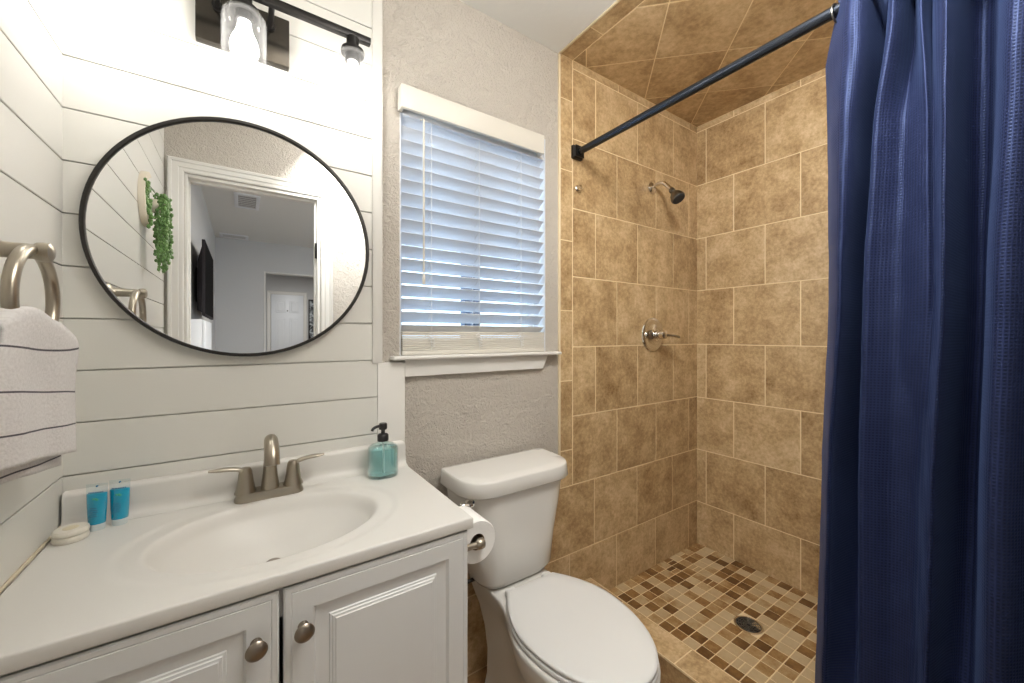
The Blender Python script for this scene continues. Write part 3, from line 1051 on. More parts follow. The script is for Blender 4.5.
def toiletry_tube(x, y, rz, label):
    e = thing('toiletry_tube', label, 'shampoo tube', (x, y, CT), 'small aqua toiletry tubes beside the backsplash')
    e.rotation_euler = (0, 0, rz)
    e.scale = (0.93, 0.93, 1.22)

    def ring(w, d, z):
        return [(cos(2 * pi * i / 28) * w, sin(2 * pi * i / 28) * d, z) for i in range(28)]

    def part(name, bm, mat):
        o = finish(name, bm, mat)
        o.parent = e
        return o
    bm = bmesh.new()
    loft(bm, [ring(0.0130, 0.0120, 0.0), ring(0.0140, 0.0130, 0.0015), ring(0.0145, 0.0132, 0.010), ring(0.0140, 0.0128, 0.0115)])
    part('cap', bm, 'tube_cap')
    bm = bmesh.new()
    loft(bm, [ring(0.0150, 0.0130, 0.0115), ring(0.0165, 0.0120, 0.030), ring(0.0178, 0.0092, 0.050), ring(0.0185, 0.0060, 0.064)])
    part('gel', bm, 'tube_blue')
    bm = bmesh.new()
    loft(bm, [ring(0.0155, 0.0135, 0.0113), ring(0.0170, 0.0125, 0.030), ring(0.0183, 0.0097, 0.050), ring(0.0190, 0.0062, 0.065), ring(0.0194, 0.0030, 0.073), ring(0.0195, 0.0012, 0.077), ring(0.0195, 0.0012, 0.081)])
    part('sleeve', bm, 'tube_clear')
    bm = bmesh.new()                                       # lettering strip and small lines printed on the front

    def yf(z, x=0.0):
        ks = [(0.0113, 0.0135), (0.030, 0.0125), (0.050, 0.0097), (0.065, 0.0062), (0.073, 0.0030), (0.081, 0.0012)]
        for (a, p), (b, q) in zip(ks, ks[1:]):
            if z <= b:
                return -(p + (q - p) * (z - a) / (b - a)) * math.sqrt(max(0.0, 1 - (x / 0.0185) ** 2)) - 0.0004
        return -0.0016

    def mark(x0, x1, z, h):
        n = max(1, int((x1 - x0) / 0.003))
        for q in range(n):
            a, b = x0 + (x1 - x0) * q / n, x0 + (x1 - x0) * (q + 1) / n
            yy = yf(z + h / 2, (a + b) / 2)
            add_box(bm, a, b, yy, yy + 0.0008, z, z + h)
    for k in range(9):
        mark(-0.0132 + k * 0.0030, -0.0132 + k * 0.0030 + 0.0019, 0.0652, 0.0024)
    part('header_print', bm, 'tube_print')
    bm = bmesh.new()
    for z, w in ((0.0395, 0.006), (0.0360, 0.008), (0.0325, 0.0085), (0.0290, 0.006), (0.0255, 0.0075)):
        mark(-w - 0.002, w - 0.002, z, 0.0010)
    part('text_print', bm, 'tube_print')
    bm = bmesh.new()
    add_lathe(bm, [(0.0016, -0.002), (0.0016, 0.002)], (0.0, 0.0, 0.0765), (0, 1, 0), 12)
    part('hang_hole', bm, 'tube_print')
    bm = bmesh.new()
    for a, s in ((0.5, 1), (1.1, 0.8), (2.2, 0.9)):
        c = (cos(a) * 0.004, yf(0.052) + 0.001, 0.0525 + sin(a) * 0.004)
        add_sphere(bm, c, 0.0036 * s, 1, (1.0, 0.25, 0.6))
    part('leaf_mark', bm, 'tube_leafprint')
    return e


toiletry_tube(-0.2620, 1.210, -0.22, 'small aqua toiletry tube nearer the wrapped soap')
toiletry_tube(-0.2275, 1.216, -0.20, 'small aqua toiletry tube nearer the faucet')

sp = thing('wrapped_soap', 'round ivory wrapped soap lying in the counter corner against the shiplap', 'soap', (-0.293, 1.178, CT))
for nm, z0 in (('lower_disc', 0.0), ('upper_disc', 0.0125)):
    bm = bmesh.new()
    add_lathe(bm, [(0.0245, 0.0), (0.0265, 0.002), (0.0272, 0.006), (0.0265, 0.010), (0.0245, 0.0122)], (-0.293, 1.178, CT + z0), n=40)
    finish(nm, bm, 'soap', sp)
lathe('round_label', [(0.012, 0.0), (0.012, 0.0006), (0.0115, 0.0008)], (-0.293, 1.178, CT + 0.0246), 'soap_print', sp, n=24)

# ------------------------------------------------------------------ round mirror
MXc, MZc, MR_, MY = 0.011, R(0.256), 0.312, 1.2625
mi = thing('round_mirror', 'large round wall mirror with thin black frame above the sink', 'mirror', (MXc, YP, MZc))
bm = bmesh.new()
prof = [(MR_ - 0.0085, 0.0), (MR_ - 0.0085, 0.0235), (MR_ - 0.0075, 0.025), (MR_ - 0.001, 0.025), (MR_, 0.0235), (MR_, 0.0)]
a_n = 96
rings = []
for i in range(a_n):
    tt = 2 * pi * i / a_n
    rings.append([bm.verts.new((MXc + r * cos(tt), YP - d, MZc + r * sin(tt))) for r, d in prof])
for i in range(a_n):
    A, B = rings[i], rings[(i + 1) % a_n]
    for j in range(len(prof)):
        k = (j + 1) % len(prof)
        bm.faces.new((A[j], A[k], B[k], B[j]))
finish('frame', bm, 'mirror_frame', mi)
lathe('mirror_glass', [(MR_ - 0.0086, 0.0), (MR_ - 0.0086, 0.004)], (MXc, MY + 0.004, MZc), 'mirror', mi, axis=(0, -1, 0), n=96)

# ------------------------------------------------------------------ vanity light
LY, LZ = 1.165, R(0.845)
vl = thing('vanity_light', 'black three-lamp vanity light bar with clear glass shades above the round mirror', 'wall lamp', (0.005, YP, R(0.80)))
bm = bmesh.new()
add_box(bm, -0.100, 0.106, 1.256, YP, R(0.749), R(0.880), 0.002)
finish('backplate', bm, 'plate', vl)
bm = bmesh.new()
add_box(bm, -0.296, 0.302, LY - 0.009, LY + 0.009, LZ - 0.009, LZ + 0.009, 0.0015)
for ax in (-0.055, 0.060):
    add_tube(bm, [(ax, LY, LZ - 0.002), (ax, 1.258, LZ - 0.002)], 0.007, 12)
    add_lathe(bm, [(0.012, 0), (0.012, 0.008)], (ax, 1.257, LZ - 0.002), (0, -1, 0), 16)
finish('bar', bm, 'black_metal', vl)
for lx in (-0.248, 0.002, 0.254):
    bm = bmesh.new()
    add_lathe(bm, [(0.0165, 0.0), (0.0165, -0.030), (0.0300, -0.033), (0.0315, -0.040), (0.0300, -0.046), (0.0205, -0.048), (0.0195, -0.066), (0.017, -0.068)][::-1], (lx, LY, LZ - 0.008), n=28)
    so = finish('socket', bm, 'black_metal', vl)
    # clear glass cylinder, thin wall, open below
    bm = bmesh.new()
    zt = LZ - 0.054
    prof = [(0.0300, zt), (0.0400, zt - 0.003), (0.0455, zt - 0.012), (0.0470, zt - 0.022), (0.0470, zt - 0.165), (0.0440, zt - 0.165), (0.0440, zt - 0.022), (0.0425, zt - 0.013), (0.0380, zt - 0.006), (0.0300, zt - 0.003)]
    n = 44
    rings = [[(lx + r * cos(2 * pi * i / n), LY + r * sin(2 * pi * i / n), z) for i in range(n)] for r, z in prof]
    rv = loft(bm, rings, False, False)
    for i in range(n):
        j = (i + 1) % n
        bm.faces.new((rv[-1][i], rv[-1][j], rv[0][j], rv[0][i]))
    finish('shade', bm, 'glass', vl)
    bz = LZ - 0.076
    bm = bmesh.new()
    add_lathe(bm, [(0.0130, 0.002), (0.0135, -0.010), (0.0180, -0.026), (0.0260, -0.044), (0.0300, -0.060), (0.0295, -0.072), (0.0250, -0.084), (0.0150, -0.093), (0.0, -0.096)][::-1], (lx, LY, bz), n=28)
    finish('bulb', bm, 'bulb', vl)

# ------------------------------------------------------------------ towel ring and towel
TX, TY, TZ = -0.264, 0.905, R(0.056)
tr = thing('towel_ring', 'brushed nickel towel ring on a post mounted on the left shiplap wall', 'towel ring', (XL, TY, R(0.13)))
bm = bmesh.new()
add_lathe(bm, [(0.026, 0.0), (0.026, 0.004), (0.0225, 0.008), (0.0150, 0.014), (0.0125, 0.024), (0.0115, 0.050), (0.0115, 0.068), (0.0140, 0.071), (0.0150, 0.078), (0.0140, 0.085), (0.0085, 0.088), (0, 0.089)], (XL, TY, R(0.128)), (1, 0, 0), 28)
finish('post', bm, 'nickel', tr)
bm = bmesh.new()
add_torus(bm, (TX, TY, TZ), (1, 0, 0), 0.0740, 0.0085, 56, 16)
finish('ring', bm, 'nickel', tr)

bm = bmesh.new()
uvl = bm.loops.layers.uv.new('UVMap')
NS, NTt = 44, 72
FR, BK = 0.208, 0.232
ztop = R(0.024)
grid = []
for i in range(NS + 1):
    s = i / NS
    col = []
    for j in range(NTt + 1):
        L = -FR + (FR + BK) * j / NTt                     # distance along the cloth from the fold, front negative
        d = abs(L)
        front = L < 0
        k = min(1.0, d / 0.10)
        k = k * k * (3 - 2 * k)
        width = 0.236 + 0.038 * k
        y = 0.797 - 0.030 * k + s * width + (0.0 if front else -0.004 + 0.012 * s)
        crest = 0.010 * sin(s * pi * 2.2 - 0.3) - 0.040 * max(0.0, (s - 0.62) / 0.38) ** 1.7 - 0.016 * max(0.0, (0.16 - s) / 0.16) ** 1.5
        bulge = 0.0165 - 0.0075 * k
        rr = 0.026
        bulge *= 0.3 + 0.7 * min(1.0, s / 0.22)
        off = bulge * math.sqrt(max(0.0, 1 - (1 - min(1.0, d / rr)) ** 2))
        wav = 0.0042 * sin(s * 10.0 + 0.4 + L * 5) + 0.0012 * sin(s * 21 + L * 9)
        x = TX + (off + wav * (0.3 + 0.7 * k) if front else -off + 0.5 * wav)
        z = ztop - max(0.0, d - 0.012) + crest * (1 - 0.85 * k) - 0.034 * s * k
        z += 0.006 * math.sqrt(max(0.0, 1 - min(1.0, d / rr) ** 2))
        col.append((bm.verts.new((x, y, z)), s * width, ztop - z + 0.0215 - 0.006 * s - 0.026 * s * k))
    grid.append(col)
for i in range(NS):
    for j in range(NTt):
        q = [grid[i][j], grid[i + 1][j], grid[i + 1][j + 1], grid[i][j + 1]]
        f = bm.faces.new([v[0] for v in q])
        for lp, v in zip(f.loops, q):
            lp[uvl].uv = (v[1], v[2])
ht = finish('hand_towel', bm, 'towel', smooth=180)
md = ht.modifiers.new('thickness', 'SOLIDIFY')
md.thickness = 0.0045
md.offset = 0
tag(ht, 'light grey hand towel with thin dark stripes hanging through the towel ring', 'towel')

# ------------------------------------------------------------------ window blind
bl = thing('window_blind', 'white horizontal slat blind with valance and tilt wand in the window', 'window blind', (0.74, YB, R(0.8)))
bm = bmesh.new()
add_box(bm, 0.4235, 1.0215, 1.254, 1.268, R(0.746), R(0.823), 0.003)
for x0 in (0.4235, 1.0090):
    add_box(bm, x0, x0 + 0.0125, 1.268, 1.292, R(0.746), R(0.823), 0.002)
finish('valance', bm, 'blind_warm', bl)
SX0, SX1, SYC = 0.4385, 1.0500, 1.314
box('headrail', SX0 + 0.003, SX1 - 0.003, SYC - 0.022, SYC + 0.022, R(0.742), R(0.782), 'blind', bl, 0.002)
bm = bmesh.new()
tilt = radians(43)
z = R(0.735)
nsl = 0
pitch = 0.0447
while z > R(0.012):
    for k in range(1):
        prof = []
        for q in range(9):
            w = -0.025 + 0.05 * q / 8
            crown = 0.0022 * (1 - (w / 0.025) ** 2)
            prof.append((w, crown))
        top = [(w * cos(tilt) + c * sin(tilt) * 1.0, -w * sin(tilt) + c * cos(tilt)) for w, c in prof]
        bot = [(a - 0.0026 * sin(tilt), b - 0.0026 * cos(tilt)) for a, b in top]
        ring = top + bot[::-1]
        loft(bm, [[(x, SYC + a, z + b) for a, b in ring] for x in (SX0, SX1)])
    z -= pitch
    nsl += 1
finish('slats', bm, 'blind', bl, smooth=50)
bm = bmesh.new()
for k in range(9):
    zz = R(-0.0510) + k * 0.0072
    add_box(bm, SX0 + 0.001 * random.random(), SX1 - 0.002 * random.random(), SYC - 0.025, SYC + 0.025, zz, zz + 0.0066, 0.0012, 1)
finish('stacked_slats', bm, 'blind_warm', bl)
box('bottom_rail', SX0, SX1, SYC - 0.026, SYC + 0.026, R(-0.0675), R(-0.0515), 'blind_warm', bl, 0.003)
for cx in (0.5415, 0.7320, 0.9260):
    bm = bmesh.new()
    for yy in (SYC - 0.0275, SYC + 0.0275):
        add_tube(bm, [(cx, yy, R(0.742)), (cx, yy, R(-0.05))], 0.0009, 6)
    for k in range(nsl):
        zz = R(0.735) - k * pitch
        add_tube(bm, [(cx, SYC - 0.0275, zz + 0.016), (cx, SYC + 0.0275, zz - 0.022)], 0.0007, 5)
    for k in range(4):
        add_tube(bm, smooth_path([(cx - 0.002, SYC - 0.027, R(0.008 - 0.013 * k)), (cx - 0.016 + 0.006 * k, SYC - 0.031, R(0.000 - 0.012 * k)), (cx + 0.012, SYC - 0.030, R(-0.008 - 0.010 * k)), (cx, SYC - 0.027, R(-0.016 - 0.009 * k))], 4), 0.0012, 6)
    finish('ladder_cord', bm, 'cord', bl)
bm = bmesh.new()
add_tube(bm, [(0.4995, 1.2775, R(0.735)), (0.4985, 1.250, R(0.725)), (0.4985, 1.250, R(0.200))], 0.0034, 8)
add_lathe(bm, [(0.0034, 0), (0.0052, -0.006), (0.0052, -0.030), (0.003, -0.034)][::-1], (0.4985, 1.250, R(0.204)), n=10)
finish('tilt_wand', bm, 'blind_warm', bl)

# ------------------------------------------------------------------ toilet
TCX = 0.787
toi = thing('toilet', 'white two-piece toilet with closed lid between the vanity and the shower curb', 'toilet', (TCX, 0.95, 0))


def d_ring(hw, yf, yb, rc, z, rb=0.02):
    ol = round_poly([(-hw, yb, rb), (-hw, yf, rc), (hw, yf, rc), (hw, yb, rb)], 10)
    return [(TCX + p.x, p.y, z) for p in ol]


TB = 1.272
bm = bmesh.new()
loft(bm, [d_ring(0.100, 1.115, TB - 0.03, 0.06, R(-0.839)), d_ring(0.136, 1.088, TB - 0.012, 0.07, R(-0.834)), d_ring(0.153, 1.076, TB - 0.004, 0.08, R(-0.812)), d_ring(0.168, 1.070, TB, 0.09, R(-0.70)),
          d_ring(0.190, 1.064, TB, 0.10, R(-0.60)), d_ring(0.206, 1.062, TB, 0.11, R(-0.508))])
finish('tank', bm, 'porcelain', toi, smooth=50)
bm = bmesh.new()
loft(bm, [d_ring(0.214, 1.060, TB, 0.115, R(-0.514)), d_ring(0.223, 1.048, TB, 0.130, R(-0.513)), d_ring(0.226, 1.044, TB, 0.130, R(-0.508)), d_ring(0.222, 1.048, TB, 0.128, R(-0.468)),
          d_ring(0.2205, 1.0495, TB - 0.001, 0.127, R(-0.4645)), d_ring(0.219, 1.054, TB - 0.004, 0.124, R(-0.4620)), d_ring(0.180, 1.090, TB - 0.02, 0.09, R(-0.4600))])
finish('tank_lid', bm, 'porcelain', toi, smooth=50)


def bowl_ring(z, yf, yb, hw, hb, yw, n=30, p=1.0):
    """outline of the bowl at one height: widest hw at yw, pointing to yf, running back to yb at half width hb"""
    pts = []
    for i in range(n + 1):
        t = i / n
        u = 0.5 - 0.5 * cos(pi * t) if t < 1 else 1.0
        y = yf + (yb - yf) * u
        if y <= yw:
            q = (yw - y) / (yw - yf)
            w = hw * math.sqrt(max(0.0, 1 - q ** 2.15))
        else:
            q = min(1.0, (y - yw) / max(1e-5, (1.065 - yw)))
            s = q * q * (3 - 2 * q)
            w = hw + (hb - hw) * s
        pts.append((w, y))
    right = [(TCX + w, y, z) for w, y in pts]
    left = [(TCX - w, y, z) for w, y in pts[::-1]]
    if abs(right[0][0] - left[-1][0]) < 1e-6:
        left = left[:-1]
    return right + left


bm = bmesh.new()
rings = [bowl_ring(0.0, 0.725, 1.185, 0.115, 0.108, 0.92), bowl_ring(0.012, 0.72, 1.19, 0.118, 0.110, 0.92), bowl_ring(0.03, 0.735, 1.18, 0.108, 0.100, 0.92),
         bowl_ring(0.10, 0.745, 1.17, 0.098, 0.090, 0.92), bowl_ring(0.18, 0.730, 1.17, 0.100, 0.088, 0.90), bowl_ring(0.25, 0.690, 1.19, 0.118, 0.088, 0.88),
         bowl_ring(0.31, 0.635, 1.22, 0.146, 0.092, 0.86), bowl_ring(0.355, 0.600, 1.24, 0.167, 0.104, 0.85), bowl_ring(0.385, 0.583, 1.25, 0.176, 0.112, 0.845),
         bowl_ring(0.405, 0.576, 1.255, 0.179, 0.115, 0.845), bowl_ring(0.415, 0.576, 1.255, 0.179, 0.116, 0.845), bowl_ring(0.4215, 0.581, 1.252, 0.174, 0.112, 0.845), bowl_ring(0.423, 0.60, 1.245, 0.155, 0.10, 0.845)]
loft(bm, rings)
finish('bowl', bm, 'porcelain', toi, smooth=55)


def seat_outline(yf, yb, hw, hb, off=0.0, n=26):
    pts = []
    yw = 0.845
    for i in range(n + 1):
        t = i / n
        u = 0.5 - 0.5 * cos(pi * t)
        y = yf + (yb - yf) * u
        if y <= yw:
            q = (yw - y) / (yw - yf)
            w = hw * math.sqrt(max(0.0, 1 - q ** 2.1))
        else:
            q = (y - yw) / (yb - yw)
            w = hw + (hb - hw) * (q ** 1.9)
        pts.append((w, y))
    return [(TCX + w, y) for w, y in pts] + [(TCX - w, y) for w, y in pts[::-1]][:-1]


def seat_loft(name, levels):
    bm = bmesh.new()
    loft(bm, [[(x, y, z) for x, y in seat_outline(0.578 + o, 1.038 - o * 0.6, 0.173 - o, 0.096 - o)] for z, o in levels])
    return finish(name, bm, 'seat', toi, smooth=50)


seat_loft('seat', [(0.4235, 0.004), (0.4235, 0.001), (0.426, 0.0), (0.434, 0.0), (0.4375, 0.003)])
seat_loft('lid', [(0.4395, 0.008), (0.4395, 0.004), (0.4415, 0.002), (0.4470, 0.002), (0.4500, 0.0045), (0.4518, 0.012), (0.4530, 0.04), (0.4540, 0.09)])
for sg in (-1, 1):
    bm = bmesh.new()
    add_box(bm, TCX + sg * 0.075 - 0.018, TCX + sg * 0.075 + 0.018, 1.032, 1.058, 0.4225, 0.446, 0.006, 3)
    finish('hinge_cap', bm, 'seat', toi)
bm = bmesh.new()
lvx, lvy, lvz = TCX - 0.192, 1.090, R(-0.532)
add_lathe(bm, [(0.016, 0), (0.016, 0.005), (0.010, 0.009), (0.008, 0.022)], (lvx, lvy + 0.016, lvz), Vector((-0.55, -1, 0)), 20)
add_tube(bm, smooth_path([(lvx - 0.006, lvy - 0.004, lvz), (lvx - 0.018, lvy - 0.006, lvz + 0.001), (lvx - 0.040, lvy + 0.002, lvz + 0.002)], 4), [0.008] * 6 + [0.0095, 0.0105, 0.009], 14)
lv = finish('flush_lever', bm, 'chrome', toi)
lv['label'] = 'chrome flush lever'

# water stop and hose, low behind the vanity side
ws = thing('water_supply_valve', 'dark water supply valve and hose low on the wall beside the toilet', 'valve', (0.60, 1.285, 0.27))
bm = bmesh.new()
add_lathe(bm, [(0.024, 0), (0.024, 0.004), (0.010, 0.008), (0.009, 0.05), (0.014, 0.052), (0.014, 0.075), (0.010, 0.078)], (0.575, 1.2895, 0.27), (0, -1, 0), 20)
finish('valve_body', bm, 'dark', ws)
tube('hose', smooth_path([(0.575, 1.225, 0.272), (0.560, 1.20, 0.30), (0.565, 1.19, 0.36), (0.605, 1.185, 0.42), (0.655, 1.18, 0.432)], 6), 0.0065, 'blackplastic', ws, 10)

# toilet paper
PX, PYf, PYb, PZ = 0.4860, 0.862, 0.966, R(-0.520)
tp = thing('toilet_paper_roll', 'white toilet paper roll hanging beside the vanity in front of the tank', 'toilet paper', (PX, 0.914, PZ))
bm = bmesh.new()
n = 48
prof = [(0.0205, PYf + 0.001), (0.0515, PYf), (0.0535, PYf + 0.003), (0.0535, PYb - 0.003), (0.0515, PYb), (0.0205, PYb - 0.001)]
rings = [[(PX + r * cos(2 * pi * i / n), y, PZ + r * sin(2 * pi * i / n)) for i in range(n)] for r, y in prof]
rv = loft(bm, rings, False, False)
for i in range(n):
    j = (i + 1) % n
    bm.faces.new((rv[-1][i], rv[-1][j], rv[0][j], rv[0][i]))
finish('paper', bm, 'paper', tp)
bm = bmesh.new()
prof = [(0.0192, PYf + 0.0015), (0.0204, PYf + 0.0015), (0.0204, PYb - 0.0015), (0.0192, PYb - 0.0015)]
rings = [[(PX + r * cos(2 * pi * i / n), y, PZ + r * sin(2 * pi * i / n)) for i in range(n)] for r, y in prof]
rv = loft(bm, rings, False, False)
for i in range(n):
    j = (i + 1) % n
    bm.faces.new((rv[-1][i], rv[-1][j], rv[0][j], rv[0][i]))
finish('core', bm, 'card', tp)
hp = thing('toilet_paper_holder', 'nickel toilet paper holder on the right side of the vanity cabinet', 'toilet paper holder', (0.4287, 0.914, PZ))
bm = bmesh.new()
add_tube(bm, [(PX, PYf - 0.016, PZ + 0.002), (PX, PYb + 0.016, PZ + 0.002)], 0.0085, 16)
finish('spindle', bm, 'nickel', hp)
for py in (PYf - 0.012, PYb + 0.012):
    bm = bmesh.new()
    add_lathe(bm, [(0.017, 0), (0.017, 0.004), (0.009, 0.009), (0.0075, 0.03), (0.0080, 0.045), (0.0125, 0.050), (0.0135, 0.058), (0.0125, 0.066), (0.006, 0.070)], (0.4287, py, PZ + 0.002), (1, 0, 0), 20)
    finish('post', bm, 'nickel', hp)

# ------------------------------------------------------------------ shower fittings
WF = YB - 0.0066                              # face of the back wall tiles
hx, hz = 1.776, R(0.776)
sh = thing('wall_shower', 'dull chrome shower head on a bent arm, high on the tiled back wall', 'shower head', (hx, WF, hz))
lathe('flange', [(0.031, 0), (0.030, 0.004), (0.022, 0.010), (0.013, 0.014)], (hx, WF, hz), 'chrome', sh, (0, -1, 0), 28)
ap = smooth_path([(hx, WF - 0.004, hz), (hx, WF - 0.040, hz + 0.010), (hx, WF - 0.075, hz + 0.002), (hx, WF - 0.115, hz - 0.042)], 7)
bm = bmesh.new()
add_tube(bm, ap, 0.0105, 16, up=(1, 0, 0))
finish('arm', bm, 'chrome', sh)
dv = Vector((0, -0.58, -0.81)).normalized()
h0 = Vector((hx, WF - 0.113, hz - 0.040))
bm = bmesh.new()
add_lathe(bm, [(0.0125, 0.0), (0.0150, 0.006), (0.0150, 0.014), (0.0110, 0.018), (0.0180, 0.030), (0.0290, 0.044), (0.0345, 0.060), (0.0350, 0.070), (0.0320, 0.074)], h0, dv, 32)
hd = finish('head', bm, 'dull_chrome', sh)
bm = bmesh.new()
add_lathe(bm, [(0.0310, 0.0), (0.0300, 0.003), (0.018, 0.0045), (0.0, 0.005)], h0 + dv * 0.0735, dv, 28)
fpl = finish('spray_face', bm, 'dark')
fpl.parent = hd

vx, vz = 1.778, R(0.004)
sv = thing('shower_valve', 'round chrome shower valve with a lever handle on the tiled back wall', 'shower valve', (vx, WF, vz))
lathe('escutcheon', [(0.088, 0), (0.089, 0.003), (0.086, 0.008), (0.078, 0.011), (0.070, 0.0115), (0.064, 0.009), (0.052, 0.011), (0.030, 0.018), (0.024, 0.024)], (vx, WF, vz), 'chrome', sv, (0, -1, 0), 56)
bm = bmesh.new()
add_lathe(bm, [(0.021, 0.018), (0.021, 0.040), (0.017, 0.043), (0.017, 0.050), (0.022, 0.053), (0.022, 0.078), (0.016, 0.084), (0, 0.086)], (vx, WF, vz), (0, -1, 0), 28)
lp_ = smooth_path([(vx, WF - 0.068, vz), (vx + 0.024, WF - 0.086, vz - 0.002), (vx + 0.048, WF - 0.100, vz - 0.006), (vx + 0.072, WF - 0.110, vz - 0.012)], 6)
add_tube(bm, lp_, [0.0125 - 0.002 * i / (len(lp_) - 1) for i in range(len(lp_))], 16, squash=0.75)
finish('handle', bm, 'chrome', sv)

wp = bmesh.new()
add_lathe(wp, [(0.0150, 0), (0.0145, 0.004), (0.0095, 0.007), (0.0085, 0.014), (0.0110, 0.018), (0.0100, 0.023), (0.0, 0.025)], (1.2395, WF, R(0.661)), (0, -1, 0), 24)
tag(finish('robe_hook', wp, 'chrome'), 'small round chrome knob on the tile below the curtain rod bracket', 'hook')

dr = thing('shower_drain', 'round bronze-grey strainer drain set in the mosaic shower floor', 'drain', (DRAIN[0], DRAIN[1], SFLOOR))
bm = bmesh.new()
n = 48
prof = [(0.046, 0.0005), (0.047, 0.0022), (0.052, 0.0024), (0.0545, 0.0012), (0.0545, -0.001)]
rings = [[(DRAIN[0] + r * cos(2 * pi * i / n), DRAIN[1] + r * sin(2 * pi * i / n), SFLOOR + z) for i in range(n)] for r, z in prof]
loft(bm, rings, False, False)
finish('rim', bm, 'chrome', dr)
bm = bmesh.new()
add_lathe(bm, [(0.046, -0.003), (0.046, -0.0005), (0.0, -0.0005)], (DRAIN[0], DRAIN[1], SFLOOR), n=48)
finish('well', bm, 'dark', dr)
bm = bmesh.new()
for rr_ in (0.010, 0.019, 0.028, 0.037, 0.0445):
    add_torus(bm, (DRAIN[0], DRAIN[1], SFLOOR + 0.0006), (0, 0, 1), rr_, 0.0017, 40, 6)
for k in range(12):
    a = 2 * pi * k / 12
    add_tube(bm, [(DRAIN[0] + cos(a) * 0.008, DRAIN[1] + sin(a) * 0.008, SFLOOR + 0.0006), (DRAIN[0] + cos(a) * 0.046, DRAIN[1] + sin(a) * 0.046, SFLOOR + 0.0006)], 0.0016, 6)
finish('grate', bm, 'dull_chrome', dr)

# ------------------------------------------------------------------ curtain rod and curtain
RX, RZ = 1.230, R(0.816)
cr_ = thing('curtain_rod', 'dark metal shower curtain rod running from the tiled back wall to the curtain', 'curtain rod', (RX, WF, RZ))
tube('rod', [(RX, WF - 0.020, RZ), (RX, YF + 0.02, RZ)], 0.0150, 'rod', cr_, 24)
bm = bmesh.new()
for d0, d1, w0, w1 in ((0.0, 0.014, 0.028, 0.028), (0.014, 0.022, 0.028, 0.021), (0.022, 0.027, 0.0245, 0.0245)):
    loft(bm, [[(RX + a * w0, WF - d0, RZ + b * w0) for a, b in ((-1, -1), (1, -1), (1, 1), (-1, 1))],
              [(RX + a * w1, WF - d1, RZ + b * w1) for a, b in ((-1, -1), (1, -1), (1, 1), (-1, 1))]])
finish('bracket', bm, 'black_metal', cr_, smooth=10)
bm = bmesh.new()
add_box(bm, RX - 0.026, RX + 0.026, YF, YF + 0.022, RZ - 0.026, RZ + 0.026, 0.003)
finish('bracket', bm, 'black_metal', cr_)

FPX, SINY, COSY = 391.9, math.sin(radians(YAW)), math.cos(radians(YAW))


def along(px, X):
    """where a fold measured at column px lies along the rod, for its distance X from the left wall"""
    u = (px - 512) / FPX
    return X * (COSY - u * SINY) / (SINY + u * COSY)


